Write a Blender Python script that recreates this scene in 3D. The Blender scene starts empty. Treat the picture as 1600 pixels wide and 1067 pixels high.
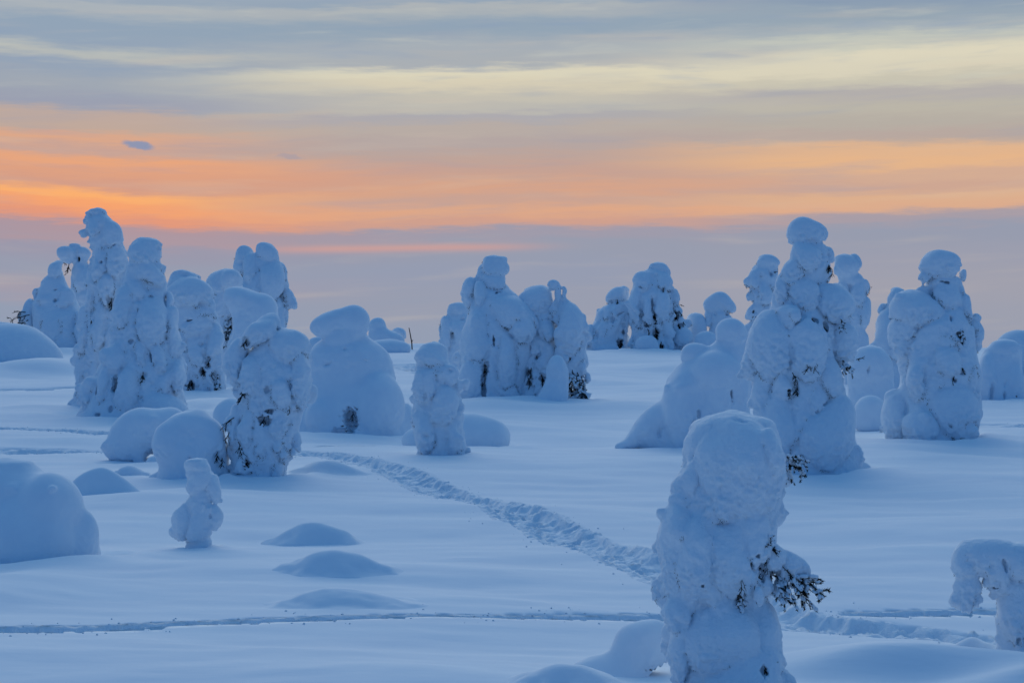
import bpy, math, random
import numpy as np
from mathutils import Vector, Matrix

random.seed(7)
RNG = np.random.default_rng(11)
R = math.radians
scene = bpy.context.scene
COL = scene.collection

# ------------------------------------------------------------------ camera
F = 2667.0          # focal length in photograph pixels (1600 wide): 60 mm
CX, CY = 800.0, 533.5
H = 3.0             # eye height over the level snowfield
cam_d = bpy.data.cameras.new("camera")
cam_d.sensor_width = 36.0
cam_d.lens = 36.0 * F / 1600.0
cam_d.clip_start = 0.1
cam_d.clip_end = 20000.0
cam = bpy.data.objects.new("camera", cam_d)
cam.location = (0, 0, H)
cam.rotation_euler = (R(90), 0, 0)
COL.objects.link(cam)
scene.camera = cam

# ------------------------------------------------------------------ view
scene.view_settings.view_transform = 'Standard'
scene.view_settings.look = 'None'
scene.view_settings.exposure = 0.0
scene.view_settings.gamma = 1.0
scene.view_settings.use_curve_mapping = False
scene.render.engine = 'CYCLES'
scene.cycles.max_bounces = 6
scene.cycles.diffuse_bounces = 4
scene.cycles.glossy_bounces = 2
scene.cycles.use_denoising = True


def lin(c):
    out = []
    for v in c:
        v = v / 255.0
        out.append(v / 12.92 if v <= 0.04045 else ((v + 0.055) / 1.055) ** 2.4)
    return tuple(out) + (1.0,)


# ------------------------------------------------------------------ sky
SUN_AZ, SUN_EL = -8.0, 26.0      # the glow lies ahead, a little to the left
world = bpy.data.worlds.new("World")
scene.world = world
world.use_nodes = True
wt = world.node_tree
for n in list(wt.nodes):
    wt.nodes.remove(n)


class E:
    """scalar shader expression"""
    tree = None

    def __init__(self, s): self.s = s

    @staticmethod
    def op(kind, *a, clamp=False):
        n = E.tree.nodes.new('ShaderNodeMath'); n.operation = kind; n.use_clamp = clamp
        for i, v in enumerate(a):
            if isinstance(v, E): E.tree.links.new(v.s, n.inputs[i])
            else: n.inputs[i].default_value = v
        return E(n.outputs[0])

    def __add__(a, b): return E.op('ADD', a, b)
    def __radd__(a, b): return E.op('ADD', b, a)
    def __sub__(a, b): return E.op('SUBTRACT', a, b)
    def __rsub__(a, b): return E.op('SUBTRACT', b, a)
    def __mul__(a, b): return E.op('MULTIPLY', a, b)
    def __rmul__(a, b): return E.op('MULTIPLY', b, a)
    def __truediv__(a, b): return E.op('DIVIDE', a, b)


def sstep(x, a, b):
    n = E.tree.nodes.new('ShaderNodeMapRange'); n.interpolation_type = 'SMOOTHSTEP'
    E.tree.links.new(x.s, n.inputs[0])
    n.inputs[1].default_value = a; n.inputs[2].default_value = b
    n.inputs[3].default_value = 0.0; n.inputs[4].default_value = 1.0
    return E(n.outputs[0])


def noise2(u, v, su, sv, detail=3.0, off=0.0, rough=0.5):
    c = E.tree.nodes.new('ShaderNodeCombineXYZ')
    a, b = u * su, v * sv
    E.tree.links.new(a.s, c.inputs[0]); E.tree.links.new(b.s, c.inputs[1]); c.inputs[2].default_value = off
    n = E.tree.nodes.new('ShaderNodeTexNoise'); n.inputs['Scale'].default_value = 1.0
    n.inputs['Detail'].default_value = detail; n.inputs['Roughness'].default_value = rough
    E.tree.links.new(c.outputs[0], n.inputs['Vector'])
    return E(n.outputs[0]) - 0.5


def cmix(f, a, b, blend='MIX'):
    n = E.tree.nodes.new('ShaderNodeMix'); n.data_type = 'RGBA'; n.blend_type = blend
    for v, sock in ((f, n.inputs[0]), (a, n.inputs[6]), (b, n.inputs[7])):
        if isinstance(v, E): E.tree.links.new(v.s, sock)
        elif isinstance(v, (tuple, float, int)): sock.default_value = v
        else: E.tree.links.new(v, sock)
    return n.outputs[2]


def ramp(x, stops):
    n = E.tree.nodes.new('ShaderNodeValToRGB'); cr = n.color_ramp; cr.interpolation = 'EASE'
    E.tree.links.new(x.s, n.inputs[0])
    stops = sorted(((533.5 - y) / 533.5, c) for y, c in stops)
    while len(cr.elements) < len(stops): cr.elements.new(0.5)
    for e, (p, c) in zip(cr.elements, stops):
        e.position = min(max(p, 0), 1); e.color = lin(c)
    return n.outputs[0]


E.tree = wt
tc = wt.nodes.new('ShaderNodeTexCoord')
sp = wt.nodes.new('ShaderNodeSeparateXYZ'); wt.links.new(tc.outputs['Generated'], sp.inputs[0])
dx, dy, dz = E(sp.outputs[0]), E(sp.outputs[1]), E(sp.outputs[2])
rad = E.op('SQRT', dx * dx + dy * dy + 1e-6)
az = E.op('ARCTAN2', dx, dy)                       # 0 = straight ahead
U = az * F
V = (dz / rad) * F                                 # height over the horizon in the same unit
# cloud sheets are seen edge-on: noise is long and thin, streaks tilt a little
Vt = V - U * 0.022 + noise2(U, V, 1 / 600, 1 / 200, 2.0, 2.2) * 60.0
warp = noise2(U, Vt, 1 / 900, 1 / 150, 2.0, 0.3) * 34.0 + noise2(U, Vt, 1 / 330, 1 / 48, 3.0, 3.1) * 20.0
dip = (U + 480.0) / 270.0
soft_ = noise2(U, V, 1 / 90, 1 / 11, 4.0, 21.0, 0.6) * 30.0
Vw = (V + warp + soft_ + E.op('EXPONENT', dip * dip * -1.0) * 15.0) / 533.5
LEFT = [(0, (152, 167, 183)), (14, (170, 178, 185)), (40, (146, 164, 183)), (64, (147, 164, 183)), (84, (181, 185, 183)),
        (102, (150, 164, 182)), (130, (160, 168, 179)), (160, (155, 160, 177)), (176, (190, 169, 159)), (198, (192, 169, 156)),
        (216, (220, 168, 138)), (233, (200, 163, 150)), (251, (232, 166, 126)), (268, (222, 161, 130)), (286, (212, 157, 135)),
        (304, (251, 176, 112)), (318, (246, 164, 112)), (337, (228, 153, 123)), (351, (174, 150, 159)), (367, (172, 152, 162)),
        (385, (154, 152, 171)), (415, (151, 156, 175)), (448, (161, 156, 171)), (478, (147, 157, 178)), (533, (143, 158, 182))]
MID = [(0, (148, 165, 182)), (10, (172, 178, 182)), (40, (146, 164, 181)), (74, (166, 174, 182)), (98, (170, 175, 180)),
       (114, (219, 212, 188)), (132, (214, 205, 182)), (152, (196, 191, 178)), (168, (188, 185, 177)), (184, (172, 170, 175)),
       (204, (184, 172, 165)), (226, (180, 166, 163)), (248, (190, 164, 154)), (268, (198, 162, 148)), (290, (214, 164, 138)),
       (306, (202, 163, 147)), (326, (222, 168, 136)), (345, (208, 160, 142)), (359, (160, 155, 170)), (380, (151, 156, 174)), (422, (149, 156, 177)), (470, (152, 157, 175)), (533, (147, 157, 178))]
RIGHT = [(0, (134, 153, 176)), (38, (151, 166, 179)), (58, (167, 177, 183)), (74, (194, 197, 187)), (97, (220, 213, 190)),
         (120, (216, 209, 187)), (136, (200, 195, 178)), (155, (180, 175, 172)), (176, (187, 181, 168)), (200, (182, 174, 164)),
         (222, (184, 168, 160)), (241, (224, 180, 143)), (262, (229, 181, 139)), (280, (211, 172, 148)), (295, (206, 167, 147)),
         (311, (220, 175, 142)), (326, (220, 172, 141)), (341, (168, 157, 166)), (362, (151, 156, 174)), (402, (156, 158, 174)),
         (448, (160, 160, 173)), (500, (156, 159, 174)), (533, (152, 157, 175))]
Uw = U + noise2(U, V, 1 / 700, 1 / 60, 3.0, 7.7) * 500.0
band = cmix(sstep(Uw, -620.0, -120.0), ramp(Vw, LEFT), ramp(Vw, MID))
band = cmix(sstep(Uw, 60.0, 560.0), band, ramp(Vw, RIGHT))
# thin brighter and greyer veils
veil = noise2(U, Vt, 1 / 300, 1 / 24, 4.0, 5.0, 0.5)
band = cmix(sstep(veil, 0.02, 0.30) * 0.20, band, lin((214, 196, 176)))
band = cmix(sstep(veil, -0.02, -0.30) * 0.30, band, lin((146, 156, 178)))


# mottled wisps high up
wis = noise2(U, Vt, 1 / 190, 1 / 22, 4.0, 12.0, 0.5)
hi = sstep(V, 330.0, 430.0)
band = cmix(sstep(wis, 0.04, 0.26) * hi * 0.36, band, lin((203, 204, 192)))
band = cmix(sstep(wis, -0.04, -0.26) * hi * 0.34, band, lin((138, 158, 186)))
# one long pink streak low over the trees
pu = (U + 180.0) / 215.0
pv = (V - (533.5 - 386.0) - U * 0.016 - warp * 0.12) / 6.5
band = cmix(E.op('EXPONENT', (pu * pu * pu * pu + pv * pv) * -1.0) * 0.62, band, lin((218, 160, 146)))
# two small grey-blue scud clouds
def scud(u0, v0, ru, rv, s):
    n1 = noise2(U, V, 1 / 16, 1 / 9, 3.0, u0 * 0.01)
    du = (U - u0 + n1 * 14.0) / ru
    dv = (V - v0 + du * rv * 0.5 + n1 * 7.0) / rv
    return (1.0 - sstep(du * du + dv * dv, 0.25, 1.2)) * s


band = cmix(scud(225 - 800, 533.5 - 234, 27, 7, 0.85), band, lin((126, 147, 182)))
band = cmix(scud(455 - 800, 533.5 - 247, 20, 5, 0.4), band, lin((150, 152, 172)))
# away from the glow the same cloud deck goes on in twilight blue
deck = noise2(U, V, 1 / 1400, 1 / 180, 4.0, 9.0)
side = cmix(sstep(deck, -0.25, 0.25), lin((58, 92, 146)), lin((84, 114, 160)))
band = cmix(sstep(E.op('ABSOLUTE', az), R(28), R(80)), band, side)
# higher up the thin deck opens to a deep blue evening sky
sky = wt.nodes.new('ShaderNodeTexSky'); sky.sky_type = 'NISHITA'; sky.sun_disc = False
sky.sun_elevation = R(1.0); sky.sun_rotation = R(SUN_AZ); sky.altitude = 400
nish = cmix(1.0, sky.outputs[0], (0.03, 0.03, 0.03, 1), 'MULTIPLY')
zen = cmix(sstep(dy, -0.45, 0.75), (0.018, 0.145, 0.40, 1), (0.25, 0.46, 0.68, 1))
high = cmix(1.0, zen, nish, 'ADD')
full = cmix(sstep(dz, 0.17, 0.50), band, high)
bg = wt.nodes.new('ShaderNodeBackground'); bg.inputs[1].default_value = 1.0
wo = wt.nodes.new('ShaderNodeOutputWorld')
wt.links.new(full, bg.inputs[0]); wt.links.new(bg.outputs[0], wo.inputs[0])

# ------------------------------------------------------------------ sun: the broad afterglow under the horizon clouds
sun_d = bpy.data.lights.new("sun", 'SUN')
sun_d.energy = 0.75
sun_d.angle = R(60)
sun_d.color = (1.0, 0.93, 0.84)
sun = bpy.data.objects.new("sun", sun_d)
sun.rotation_euler = (R(90 - SUN_EL), 0, R(180 - SUN_AZ))
sdir = Vector((math.sin(R(SUN_AZ)) * math.cos(R(SUN_EL)), math.cos(R(SUN_AZ)) * math.cos(R(SUN_EL)), math.sin(R(SUN_EL))))
sun.rotation_euler = (-sdir).to_track_quat('-Z', 'Y').to_euler()
sun.location = (0, 60, 40)
COL.objects.link(sun)


# ------------------------------------------------------------------ materials
def new_mat(name):
    m = bpy.data.materials.new(name); m.use_nodes = True
    return m, m.node_tree, m.node_tree.nodes['Principled BSDF']


def snow_mat(name, fine, coarse, strength, stretch=(1, 1, 1), sheen=0.0):
    m, t, b = new_mat(name)
    co = t.nodes.new('ShaderNodeTexCoord'); mp = t.nodes.new('ShaderNodeMapping')
    mp.inputs['Scale'].default_value = stretch
    geo = t.nodes.new('ShaderNodeNewGeometry')
    t.links.new(geo.outputs['Position'], mp.inputs[0])
    n1 = t.nodes.new('ShaderNodeTexNoise'); n1.inputs['Scale'].default_value = fine; n1.inputs['Detail'].default_value = 5; n1.inputs['Roughness'].default_value = 0.6
    n2 = t.nodes.new('ShaderNodeTexNoise'); n2.inputs['Scale'].default_value = coarse; n2.inputs['Detail'].default_value = 3
    for n in (n1, n2): t.links.new(mp.outputs[0], n.inputs['Vector'])
    b1 = t.nodes.new('ShaderNodeBump'); b1.inputs['Strength'].default_value = strength; b1.inputs['Distance'].default_value = 0.03
    b2 = t.nodes.new('ShaderNodeBump'); b2.inputs['Strength'].default_value = strength; b2.inputs['Distance'].default_value = 0.012
    t.links.new(n2.outputs[0], b1.inputs['Height']); t.links.new(n1.outputs[0], b2.inputs['Height'])
    t.links.new(b1.outputs[0], b2.inputs['Normal']); t.links.new(b2.outputs[0], b.inputs['Normal'])
    cr = t.nodes.new('ShaderNodeValToRGB')
    cr.color_ramp.elements[0].position = 0.3; cr.color_ramp.elements[1].position = 0.7
    cr.color_ramp.elements[0].color = (0.74, 0.81, 0.89, 1); cr.color_ramp.elements[1].color = (0.80, 0.86, 0.92, 1)
    t.links.new(n2.outputs[0], cr.inputs[0]); t.links.new(cr.outputs[0], b.inputs['Base Color'])
    b.inputs['Roughness'].default_value = 0.75
    b.inputs['Specular IOR Level'].default_value = 0.15
    return m


M_SNOW = snow_mat('packed_snow', 30.0, 8.0, 0.9)
M_SOFT = snow_mat('soft_snow', 20.0, 3.0, 0.18)
M_GROUND = snow_mat('windblown_snow', 9.0, 1.1, 0.34, (0.35, 1.0, 1.0))
M_TRAIL = snow_mat('trodden_snow', 30.0, 9.0, 0.8)


def dark_mat(name, c1, c2, scale):
    m, t, b = new_mat(name)
    n = t.nodes.new('ShaderNodeTexNoise'); n.inputs['Scale'].default_value = scale
    co = t.nodes.new('ShaderNodeNewGeometry'); t.links.new(co.outputs['Position'], n.inputs['Vector'])
    cr = t.nodes.new('ShaderNodeValToRGB'); cr.color_ramp.elements[0].color = c1; cr.color_ramp.elements[1].color = c2
    cr.color_ramp.elements[0].position = 0.35; cr.color_ramp.elements[1].position = 0.65
    t.links.new(n.outputs[0], cr.inputs[0]); t.links.new(cr.outputs[0], b.inputs['Base Color'])
    b.inputs['Roughness'].default_value = 0.85; b.inputs['Specular IOR Level'].default_value = 0.1
    return m


M_BARK = dark_mat('spruce_bark', (0.020, 0.011, 0.008, 1), (0.045, 0.028, 0.020, 1), 30)
M_NEEDLE = dark_mat('spruce_needles', (0.008, 0.010, 0.008, 1), (0.026, 0.022, 0.014, 1), 14)
M_FROST = dark_mat('frosted_needles', (0.05, 0.06, 0.07, 1), (0.30, 0.34, 0.38, 1), 40)


# ------------------------------------------------------------------ helpers
def tag(o, label=None, cat=None, group=None, kind=None):
    if label: o['label'] = label
    if cat: o['category'] = cat
    if group: o['group'] = group
    if kind: o['kind'] = kind
    return o


def link_mesh(name, v, f, mat, parent=None, smooth=True, normals=None):
    me = bpy.data.meshes.new(name)
    v = np.asarray(v, np.float32); f = np.asarray(f, np.int32)
    me.vertices.add(len(v)); me.vertices.foreach_set('co', v.ravel())
    n = f.shape[1]
    me.loops.add(f.size); me.loops.foreach_set('vertex_index', f.ravel())
    me.polygons.add(len(f)); me.polygons.foreach_set('loop_start', np.arange(0, f.size, n, dtype=np.int32))
    me.update(calc_edges=True); me.validate()
    if smooth:
        me.polygons.foreach_set('use_smooth', np.ones(len(me.polygons), bool))
        if normals is not None and len(me.polygons) == len(f):
            me.normals_split_custom_set_from_vertices([tuple(x) for x in normals])
    me.materials.append(mat)
    o = bpy.data.objects.new(name, me); COL.objects.link(o)
    if parent is not None: o.parent = parent
    return o


_perm = RNG.permutation(256)
_perm = np.concatenate([_perm, _perm, _perm])
_grad = RNG.normal(size=(256, 3)); _grad /= np.linalg.norm(_grad, axis=1)[:, None]


def perlin(p):
    i = np.floor(p).astype(np.int64); f = p - i; i &= 255
    u = f * f * f * (f * (f * 6 - 15) + 10)
    out = 0
    for a in (0, 1):
        for b in (0, 1):
            for c in (0, 1):
                h = _perm[_perm[_perm[(i[:, 0] + a) & 255] + ((i[:, 1] + b) & 255)] + ((i[:, 2] + c) & 255)] & 255
                d = (_grad[h] * (f - (a, b, c))).sum(1)
                w = (u[:, 0] if a else 1 - u[:, 0]) * (u[:, 1] if b else 1 - u[:, 1]) * (u[:, 2] if c else 1 - u[:, 2])
                out = out + w * d
    return out


def fbm(p, oct=3, gain=0.5):
    s, a = 0, 1.0
    for k in range(oct):
        s = s + a * perlin(p * (2.03 ** k) + 17.3 * k); a *= gain
    return s


def smoothstep(x, a, b):
    t = np.clip((x - a) / (b - a), 0, 1)
    return t * t * (3 - 2 * t)


# ------------------------------------------------------------------ terrain
_PD = np.array([-400, -20, 4, 12, 22, 36, 46, 60, 76, 92, 108, 125, 142, 170, 220, 400, 6500.])
_PZ = np.array([-4, 1.35, 1.1, 0.15, 0.0, 0.0, 0.06, 0.28, 0.75, 1.32, 1.92, 2.42, 2.45, 1.9, 0.6, -4.0, -160.])
_dd = np.concatenate([np.linspace(-400, -20, 40), np.linspace(-19.9, 400, 4200), np.linspace(401, 6500, 300)])
_zz = np.interp(_dd, _PD, _PZ)
_m = (_dd > -19) & (_dd < 395)
_k = np.exp(-0.5 * (np.arange(-60, 61) / 28.0) ** 2); _k /= _k.sum()
_zs = np.convolve(np.pad(_zz[_m], 60, mode='edge'), _k, 'valid'); _zz[_m] = _zs


def z_base(d):
    return np.interp(d, _dd, _zz)


_scan = np.linspace(9, 139, 20000)
_scan_py = CY + (H - z_base(_scan)) * F / _scan


def depth_at(py):
    """depth where a ray through photograph row py meets the level snowfield"""
    j = np.argmax(_scan_py <= py)
    return float(_scan[j]) if _scan_py[-1] <= py else float(_scan[-1])


def at(px, py, d):
    return np.array([(px - CX) * d / F, d, H - (py - CY) * d / F])


# drifts of the snowfield itself: (px, py of crest foot, half width px, half depth m, height px)
DRIFTS = [(1400, 1060, 240, 0.85, 40), (1650, 1082, 170, 0.8, 34), (60, 583, 120, 6.0, 16), (105, 552, 60, 6.0, 7),
          (-20, 945, 130, 2.2, 16), (760, 672, 120, 2.5, 7), (900, 600, 170, 7.0, 6), (1000, 640, 90, 3.0, 4), (760, 640, 110, 3.0, 6),
          (1450, 716, 190, 3.2, 8), (1540, 770, 180, 3.0, 7), (1480, 860, 160, 2.2, 6), (640, 800, 220, 2.5, 5),
          (700, 905, 250, 1.8, 6), (300, 905, 260, 1.6, 7), (250, 790, 190, 2.6, 8), (470, 690, 120, 2.2, 5), (560, 1075, 300, 1.6, 10),
          (1080, 580, 100, 5.0, 6), (640, 545, 90, 6.0, 5), (40, 640, 110, 3.5, 6), (330, 640, 90, 2.5, 9), (120, 690, 150, 2.2, 4)]
_DR = []
for px, py, hw, hd, hp in DRIFTS:
    d = depth_at(py); _DR.append(((px - CX) * d / F, d, hw * d / F, hd, hp * d / F))


_AP = []
for px, py, hw in [(205, 652, 92), (408, 751, 52), (562, 680, 88), (688, 718, 40), (772, 629, 66), (845, 630, 38), (893, 630, 30), (1108, 702, 76), (1264, 740, 84), (1460, 694, 72),
                   (310, 851, 24), (50, 882, 108), (298, 752, 56), (225, 722, 55), (715, 697, 80), (1568, 626, 42), (1602, 1030, 60), (308, 612, 40), (948, 549, 36), (1016, 549, 36)]:
    d = depth_at(py); _AP.append(((px - CX) * d / F, d + 0.5 * hw * d / F, hw * d / F))


def z_ground(x, y):
    sh = x.shape; x = x.ravel(); y = y.ravel()
    z = z_base(y)
    near = smoothstep(np.abs(y), 600, 200)
    p = np.stack([x * 0.09, y * 0.13, np.zeros_like(x)], 1)
    z = z + near * 0.30 * fbm(p, 2)
    p = np.stack([x * 0.10 + 0.05 * y, y * 0.34, np.full_like(x, 2.0)], 1)
    z = z + near * 0.10 * fbm(p, 2)
    p = np.stack([x * 0.30 + 0.1 * y, y * 0.75, np.full_like(x, 4.0)], 1)
    z = z + near * 0.06 * fbm(p, 3)
    p = np.stack([x * 0.9 - 0.2 * y, y * 2.6, np.full_like(x, 9.0)], 1)
    z = z + near * 0.018 * fbm(p, 3)
    for cx, cy, rx, ry, h in _DR:
        g = ((x - cx) / rx) ** 2 + (np.where(y < cy, (y - cy) / (ry * 0.42), (y - cy) / (ry * 1.7))) ** 2
        z = z + 1.3 * h * np.exp(-g * 1.6)
    # wind scoops and banked drifts round the tree feet
    for cx, cy, r0 in _AP:
        m = (np.abs(x - cx) < 3 * r0) & (np.abs(y - cy) < 3 * r0)
        if not m.any(): continue
        ex, ey = x[m] - cx, (y[m] - cy) / 0.85
        r = np.sqrt(ex * ex + ey * ey) / r0; th = np.arctan2(ey, ex)
        wig = 0.12 * np.sin(3 * th + cx) + 0.08 * np.sin(5 * th + cy)
        moat = -0.075 * np.exp(-((r - 1.08 - wig) / 0.22) ** 2) * (0.65 - 0.5 * np.cos(th - 0.3))
        bank = 0.11 * np.exp(-((r - 1.35 - wig) / np.where(r < 1.35 + wig, 0.16, 0.5)) ** 2) * (0.55 + 0.5 * np.cos(th + 0.5))
        z[m] += (moat + bank) * min(1.6, max(0.5, r0 / 1.2))
    return z.reshape(sh)


# ------------------------------------------------------------------ trails (px polylines on the snow, half width m, depth m, roughness)
TRAILS = [
    ('footpath', 'trodden path winding from the middle trees down past the front tree', [(425, 711), (500, 717), (560, 726), (620, 741), (690, 763), (760, 788), (830, 813), (900, 840), (960, 862), (1015, 881), (1080, 906), (1150, 930), (1225, 958), (1300, 966), (1400, 973), (1480, 981), (1560, 993), (1660, 1014)], 0.56, 0.14, 1.0),
    ('ski_track', 'long narrow ski track crossing the open snow before the nearest tree', [(-90, 1006), (0, 1000), (150, 992), (300, 984), (450, 978), (600, 972), (750, 967), (900, 963), (1035, 960), (1095, 958)], 0.17, 0.13, 0.35),
    ('ski_track', 'short narrow ski track beyond the nearest tree', [(1296, 949), (1350, 947), (1490, 945), (1660, 941)], 0.15, 0.11, 0.35),
    ('animal_track', 'narrow broken track leading to the bent sapling', [(-60, 668), (60, 675), (120, 679), (200, 686)], 0.55, 0.20, 0.9),
    ('animal_track', 'trampled strip of snow above the massive buried tree', [(-60, 702), (80, 702), (170, 705), (240, 707)], 0.75, 0.13, 1.0),
    ('animal_track', 'thin track between the round dome and the skirted tree', [(-60, 608), (60, 607), (150, 605)], 0.35, 0.16, 0.5),
    ('animal_track', 'trampled snow slope behind the column-shaped spruce', [(590, 566), (625, 570), (660, 575), (720, 588)], 2.0, 0.24, 1.4),
    ('animal_track', 'trampled snow hollow beside the helmet-headed tree', [(1500, 664), (1560, 668), (1660, 672)], 1.5, 0.20, 1.3),
    ('animal_track', 'thin track before the mushroom-hat tree', [(470, 704), (560, 702), (600, 700)], 0.16, 0.10, 0.4),
]


def resample(P, step):
    P = np.asarray(P, float)
    t = np.arange(len(P)); tt = np.linspace(0, len(P) - 1, len(P) * 24)
    Q = np.stack([np.interp(tt, t, P[:, k]) for k in range(2)], 1)
    ker = np.hanning(31); ker /= ker.sum()
    Qp = np.concatenate([np.repeat(Q[:1], 15, 0), Q, np.repeat(Q[-1:], 15, 0)])
    Q = np.stack([np.convolve(Qp[:, k], ker, 'valid') for k in range(2)], 1)
    L = np.concatenate([[0], np.cumsum(np.linalg.norm(np.diff(Q, axis=0), axis=1))])
    s = np.arange(0, L[-1], step)
    return np.stack([np.interp(s, L, Q[:, k]) for k in range(2)], 1)


TR = []
for name, lab, pts, hw, dep, rough in TRAILS:
    W = np.array([at(px, py, depth_at(py))[:2] for px, py in pts])
    TR.append((name, lab, W, hw, dep, rough))


def carve(x, y):
    z = np.zeros_like(x)
    for name, lab, W, hw, dep, rough in TR:
        C = resample(W, 0.25); ne = min(int(1.6 * hw / 0.25) + 1, max(1, len(C) // 4)); C = C[ne:-ne]
        lo, hi = C.min(0) - 2 * hw, C.max(0) + 2 * hw
        m = (x > lo[0]) & (x < hi[0]) & (y > lo[1]) & (y < hi[1])
        idx = np.nonzero(m)
        if not len(idx[0]): continue
        P = np.stack([x[idx], y[idx]], 1); best = np.full(len(P), 1e9)
        for k in range(0, len(P), 20000):
            q = P[k:k + 20000]
            best[k:k + 20000] = np.sqrt(((q[:, None] - C[None]) ** 2).sum(2).min(1))
        z[idx] = np.minimum(z[idx], -(dep + 0.25) * (1 - smoothstep(best, hw * 0.6, hw * 0.95)))
    return z


def polar_ground():
    a = np.concatenate([np.linspace(-180, -26, 44)[:-1], np.linspace(-26, -19, 20)[:-1], np.linspace(-19, 19, 400), np.linspace(19, 26, 20)[1:], np.linspace(26, 180, 44)[1:]])
    r = np.concatenate([np.linspace(0.4, 12.5, 26)[:-1], 12.5 * (170 / 12.5) ** np.linspace(0, 1, 400), np.geomspace(174, 6400, 40)])
    A, Rr = np.meshgrid(np.radians(a), r)
    x = Rr * np.sin(A); y = Rr * np.cos(A)
    yy = np.where(y > 0, y, y)
    z = z_ground(x, yy) + carve(x, y)
    n, m = x.shape
    v = np.stack([x, y, z], -1).reshape(-1, 3)
    i, j = np.meshgrid(np.arange(n - 1), np.arange(m - 1), indexing='ij')
    q = np.stack([i * m + j, i * m + j + 1, (i + 1) * m + j + 1, (i + 1) * m + j], -1).reshape(-1, 4)[:, ::-1]
    o = link_mesh('ground', v, q, M_GROUND)
    tag(o, 'smooth windblown snowfield under the trees', kind='structure')


polar_ground()


def build_trails():
    rng = np.random.default_rng(5)
    for name, lab, W, hw, dep, rough in TR:
        dmid = W[:, 1].mean()
        st = 0.035 if dmid < 40 else (0.06 if dmid < 70 else 0.12)
        C = resample(W, st)
        T = np.gradient(C, axis=0); T /= np.linalg.norm(T, axis=1)[:, None]
        N = np.stack([-T[:, 1], T[:, 0]], 1)
        nl = max(13, int(2.3 * hw / (st * 1.1))) | 1
        t = np.linspace(-1.18, 1.18, nl)
        wv = 1 + 0.26 * rough * fbm(np.stack([np.arange(len(C)) * st * 0.8, np.zeros(len(C)), np.full(len(C), 3.0)], 1), 2)
        X = C[:, None, 0] + N[:, None, 0] * t[None] * hw * wv[:, None]
        Y = C[:, None, 1] + N[:, None, 1] * t[None] * hw * wv[:, None]
        z = z_ground(X, Y)
        P3 = np.stack([X.ravel(), Y.ravel(), np.zeros(X.size)], 1)
        n1 = fbm(P3 * 3.2 + 5, 3).reshape(X.shape); n2 = fbm(P3 * 9.0 + 9, 2).reshape(X.shape)
        at_ = np.abs(np.broadcast_to(t, X.shape)) + 0.42 * rough * n1
        prof = -dep * (1 - smoothstep(at_, 0.42, 0.98))
        rim = 0.009 * (0.4 + rough) * np.exp(-((at_ - 0.97) / 0.13) ** 2) * (0.7 + 1.6 * n2)
        edge = -0.07 * smoothstep(np.abs(np.broadcast_to(t, X.shape)), 1.03, 1.16)
        dz = prof + rim + edge + rough * 0.028 * n1 * (1 - smoothstep(at_, 0.8, 1.1)) + rough * 0.040 * n2 * (1 - smoothstep(at_, 0.9, 1.15))
        # single footprints pressed into the surface
        nf = int(len(C) * st * 9 * rough) if rough > 0.8 else 0
        for k in range(nf):
            ci = rng.integers(0, len(C)); tt = rng.normal(0, 0.36) * hw
            c = C[ci] + N[ci] * tt; ang = math.atan2(T[ci, 1], T[ci, 0]) + rng.normal(0, 1.0)
            w = int(0.5 / st); sl = slice(max(0, ci - w), ci + w)
            ex = (X[sl] - c[0]) * math.cos(ang) + (Y[sl] - c[1]) * math.sin(ang)
            ey = -(X[sl] - c[0]) * math.sin(ang) + (Y[sl] - c[1]) * math.cos(ang)
            sc = 1.0 if dmid < 40 else 1.7
            g = (ex / (0.14 * sc)) ** 2 + (ey / (0.075 * sc)) ** 2
            dz[sl] += (-0.085 * np.exp(-g ** 1.5) + 0.018 * np.exp(-((np.sqrt(g) - 1.35) / 0.3) ** 2)) * (1 - smoothstep(at_[sl], 0.9, 1.1)) * rng.uniform(0.5, 1.2)
        sl = np.arange(len(C)) * st
        en = smoothstep(np.minimum(sl, sl[-1] - sl), 0.0, 2.2 * hw)[:, None]
        z = z + dz * en - 0.05 * (1 - smoothstep(en, 0.0, 0.35))
        n, m = X.shape
        v = np.stack([X, Y, z], -1).reshape(-1, 3)
        i, j = np.meshgrid(np.arange(n - 1), np.arange(m - 1), indexing='ij')
        q = np.stack([i * m + j, i * m + j + 1, (i + 1) * m + j + 1, (i + 1) * m + j], -1).reshape(-1, 4)
        # face up
        e1 = v[q[0, 1]] - v[q[0, 0]]; e2 = v[q[0, 3]] - v[q[0, 0]]
        if np.cross(e1, e2)[2] < 0: q = q[:, ::-1]
        o = link_mesh(name, v, q, M_TRAIL)
        tag(o, lab, kind='structure')


build_trails()


# ------------------------------------------------------------------ snow bodies: distance field -> mesh
def smin(a, b, k):
    h = np.clip(0.5 + 0.5 * (b - a) / k, 0, 1)
    return b + (a - b) * h - k * h * (1 - h)


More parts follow.
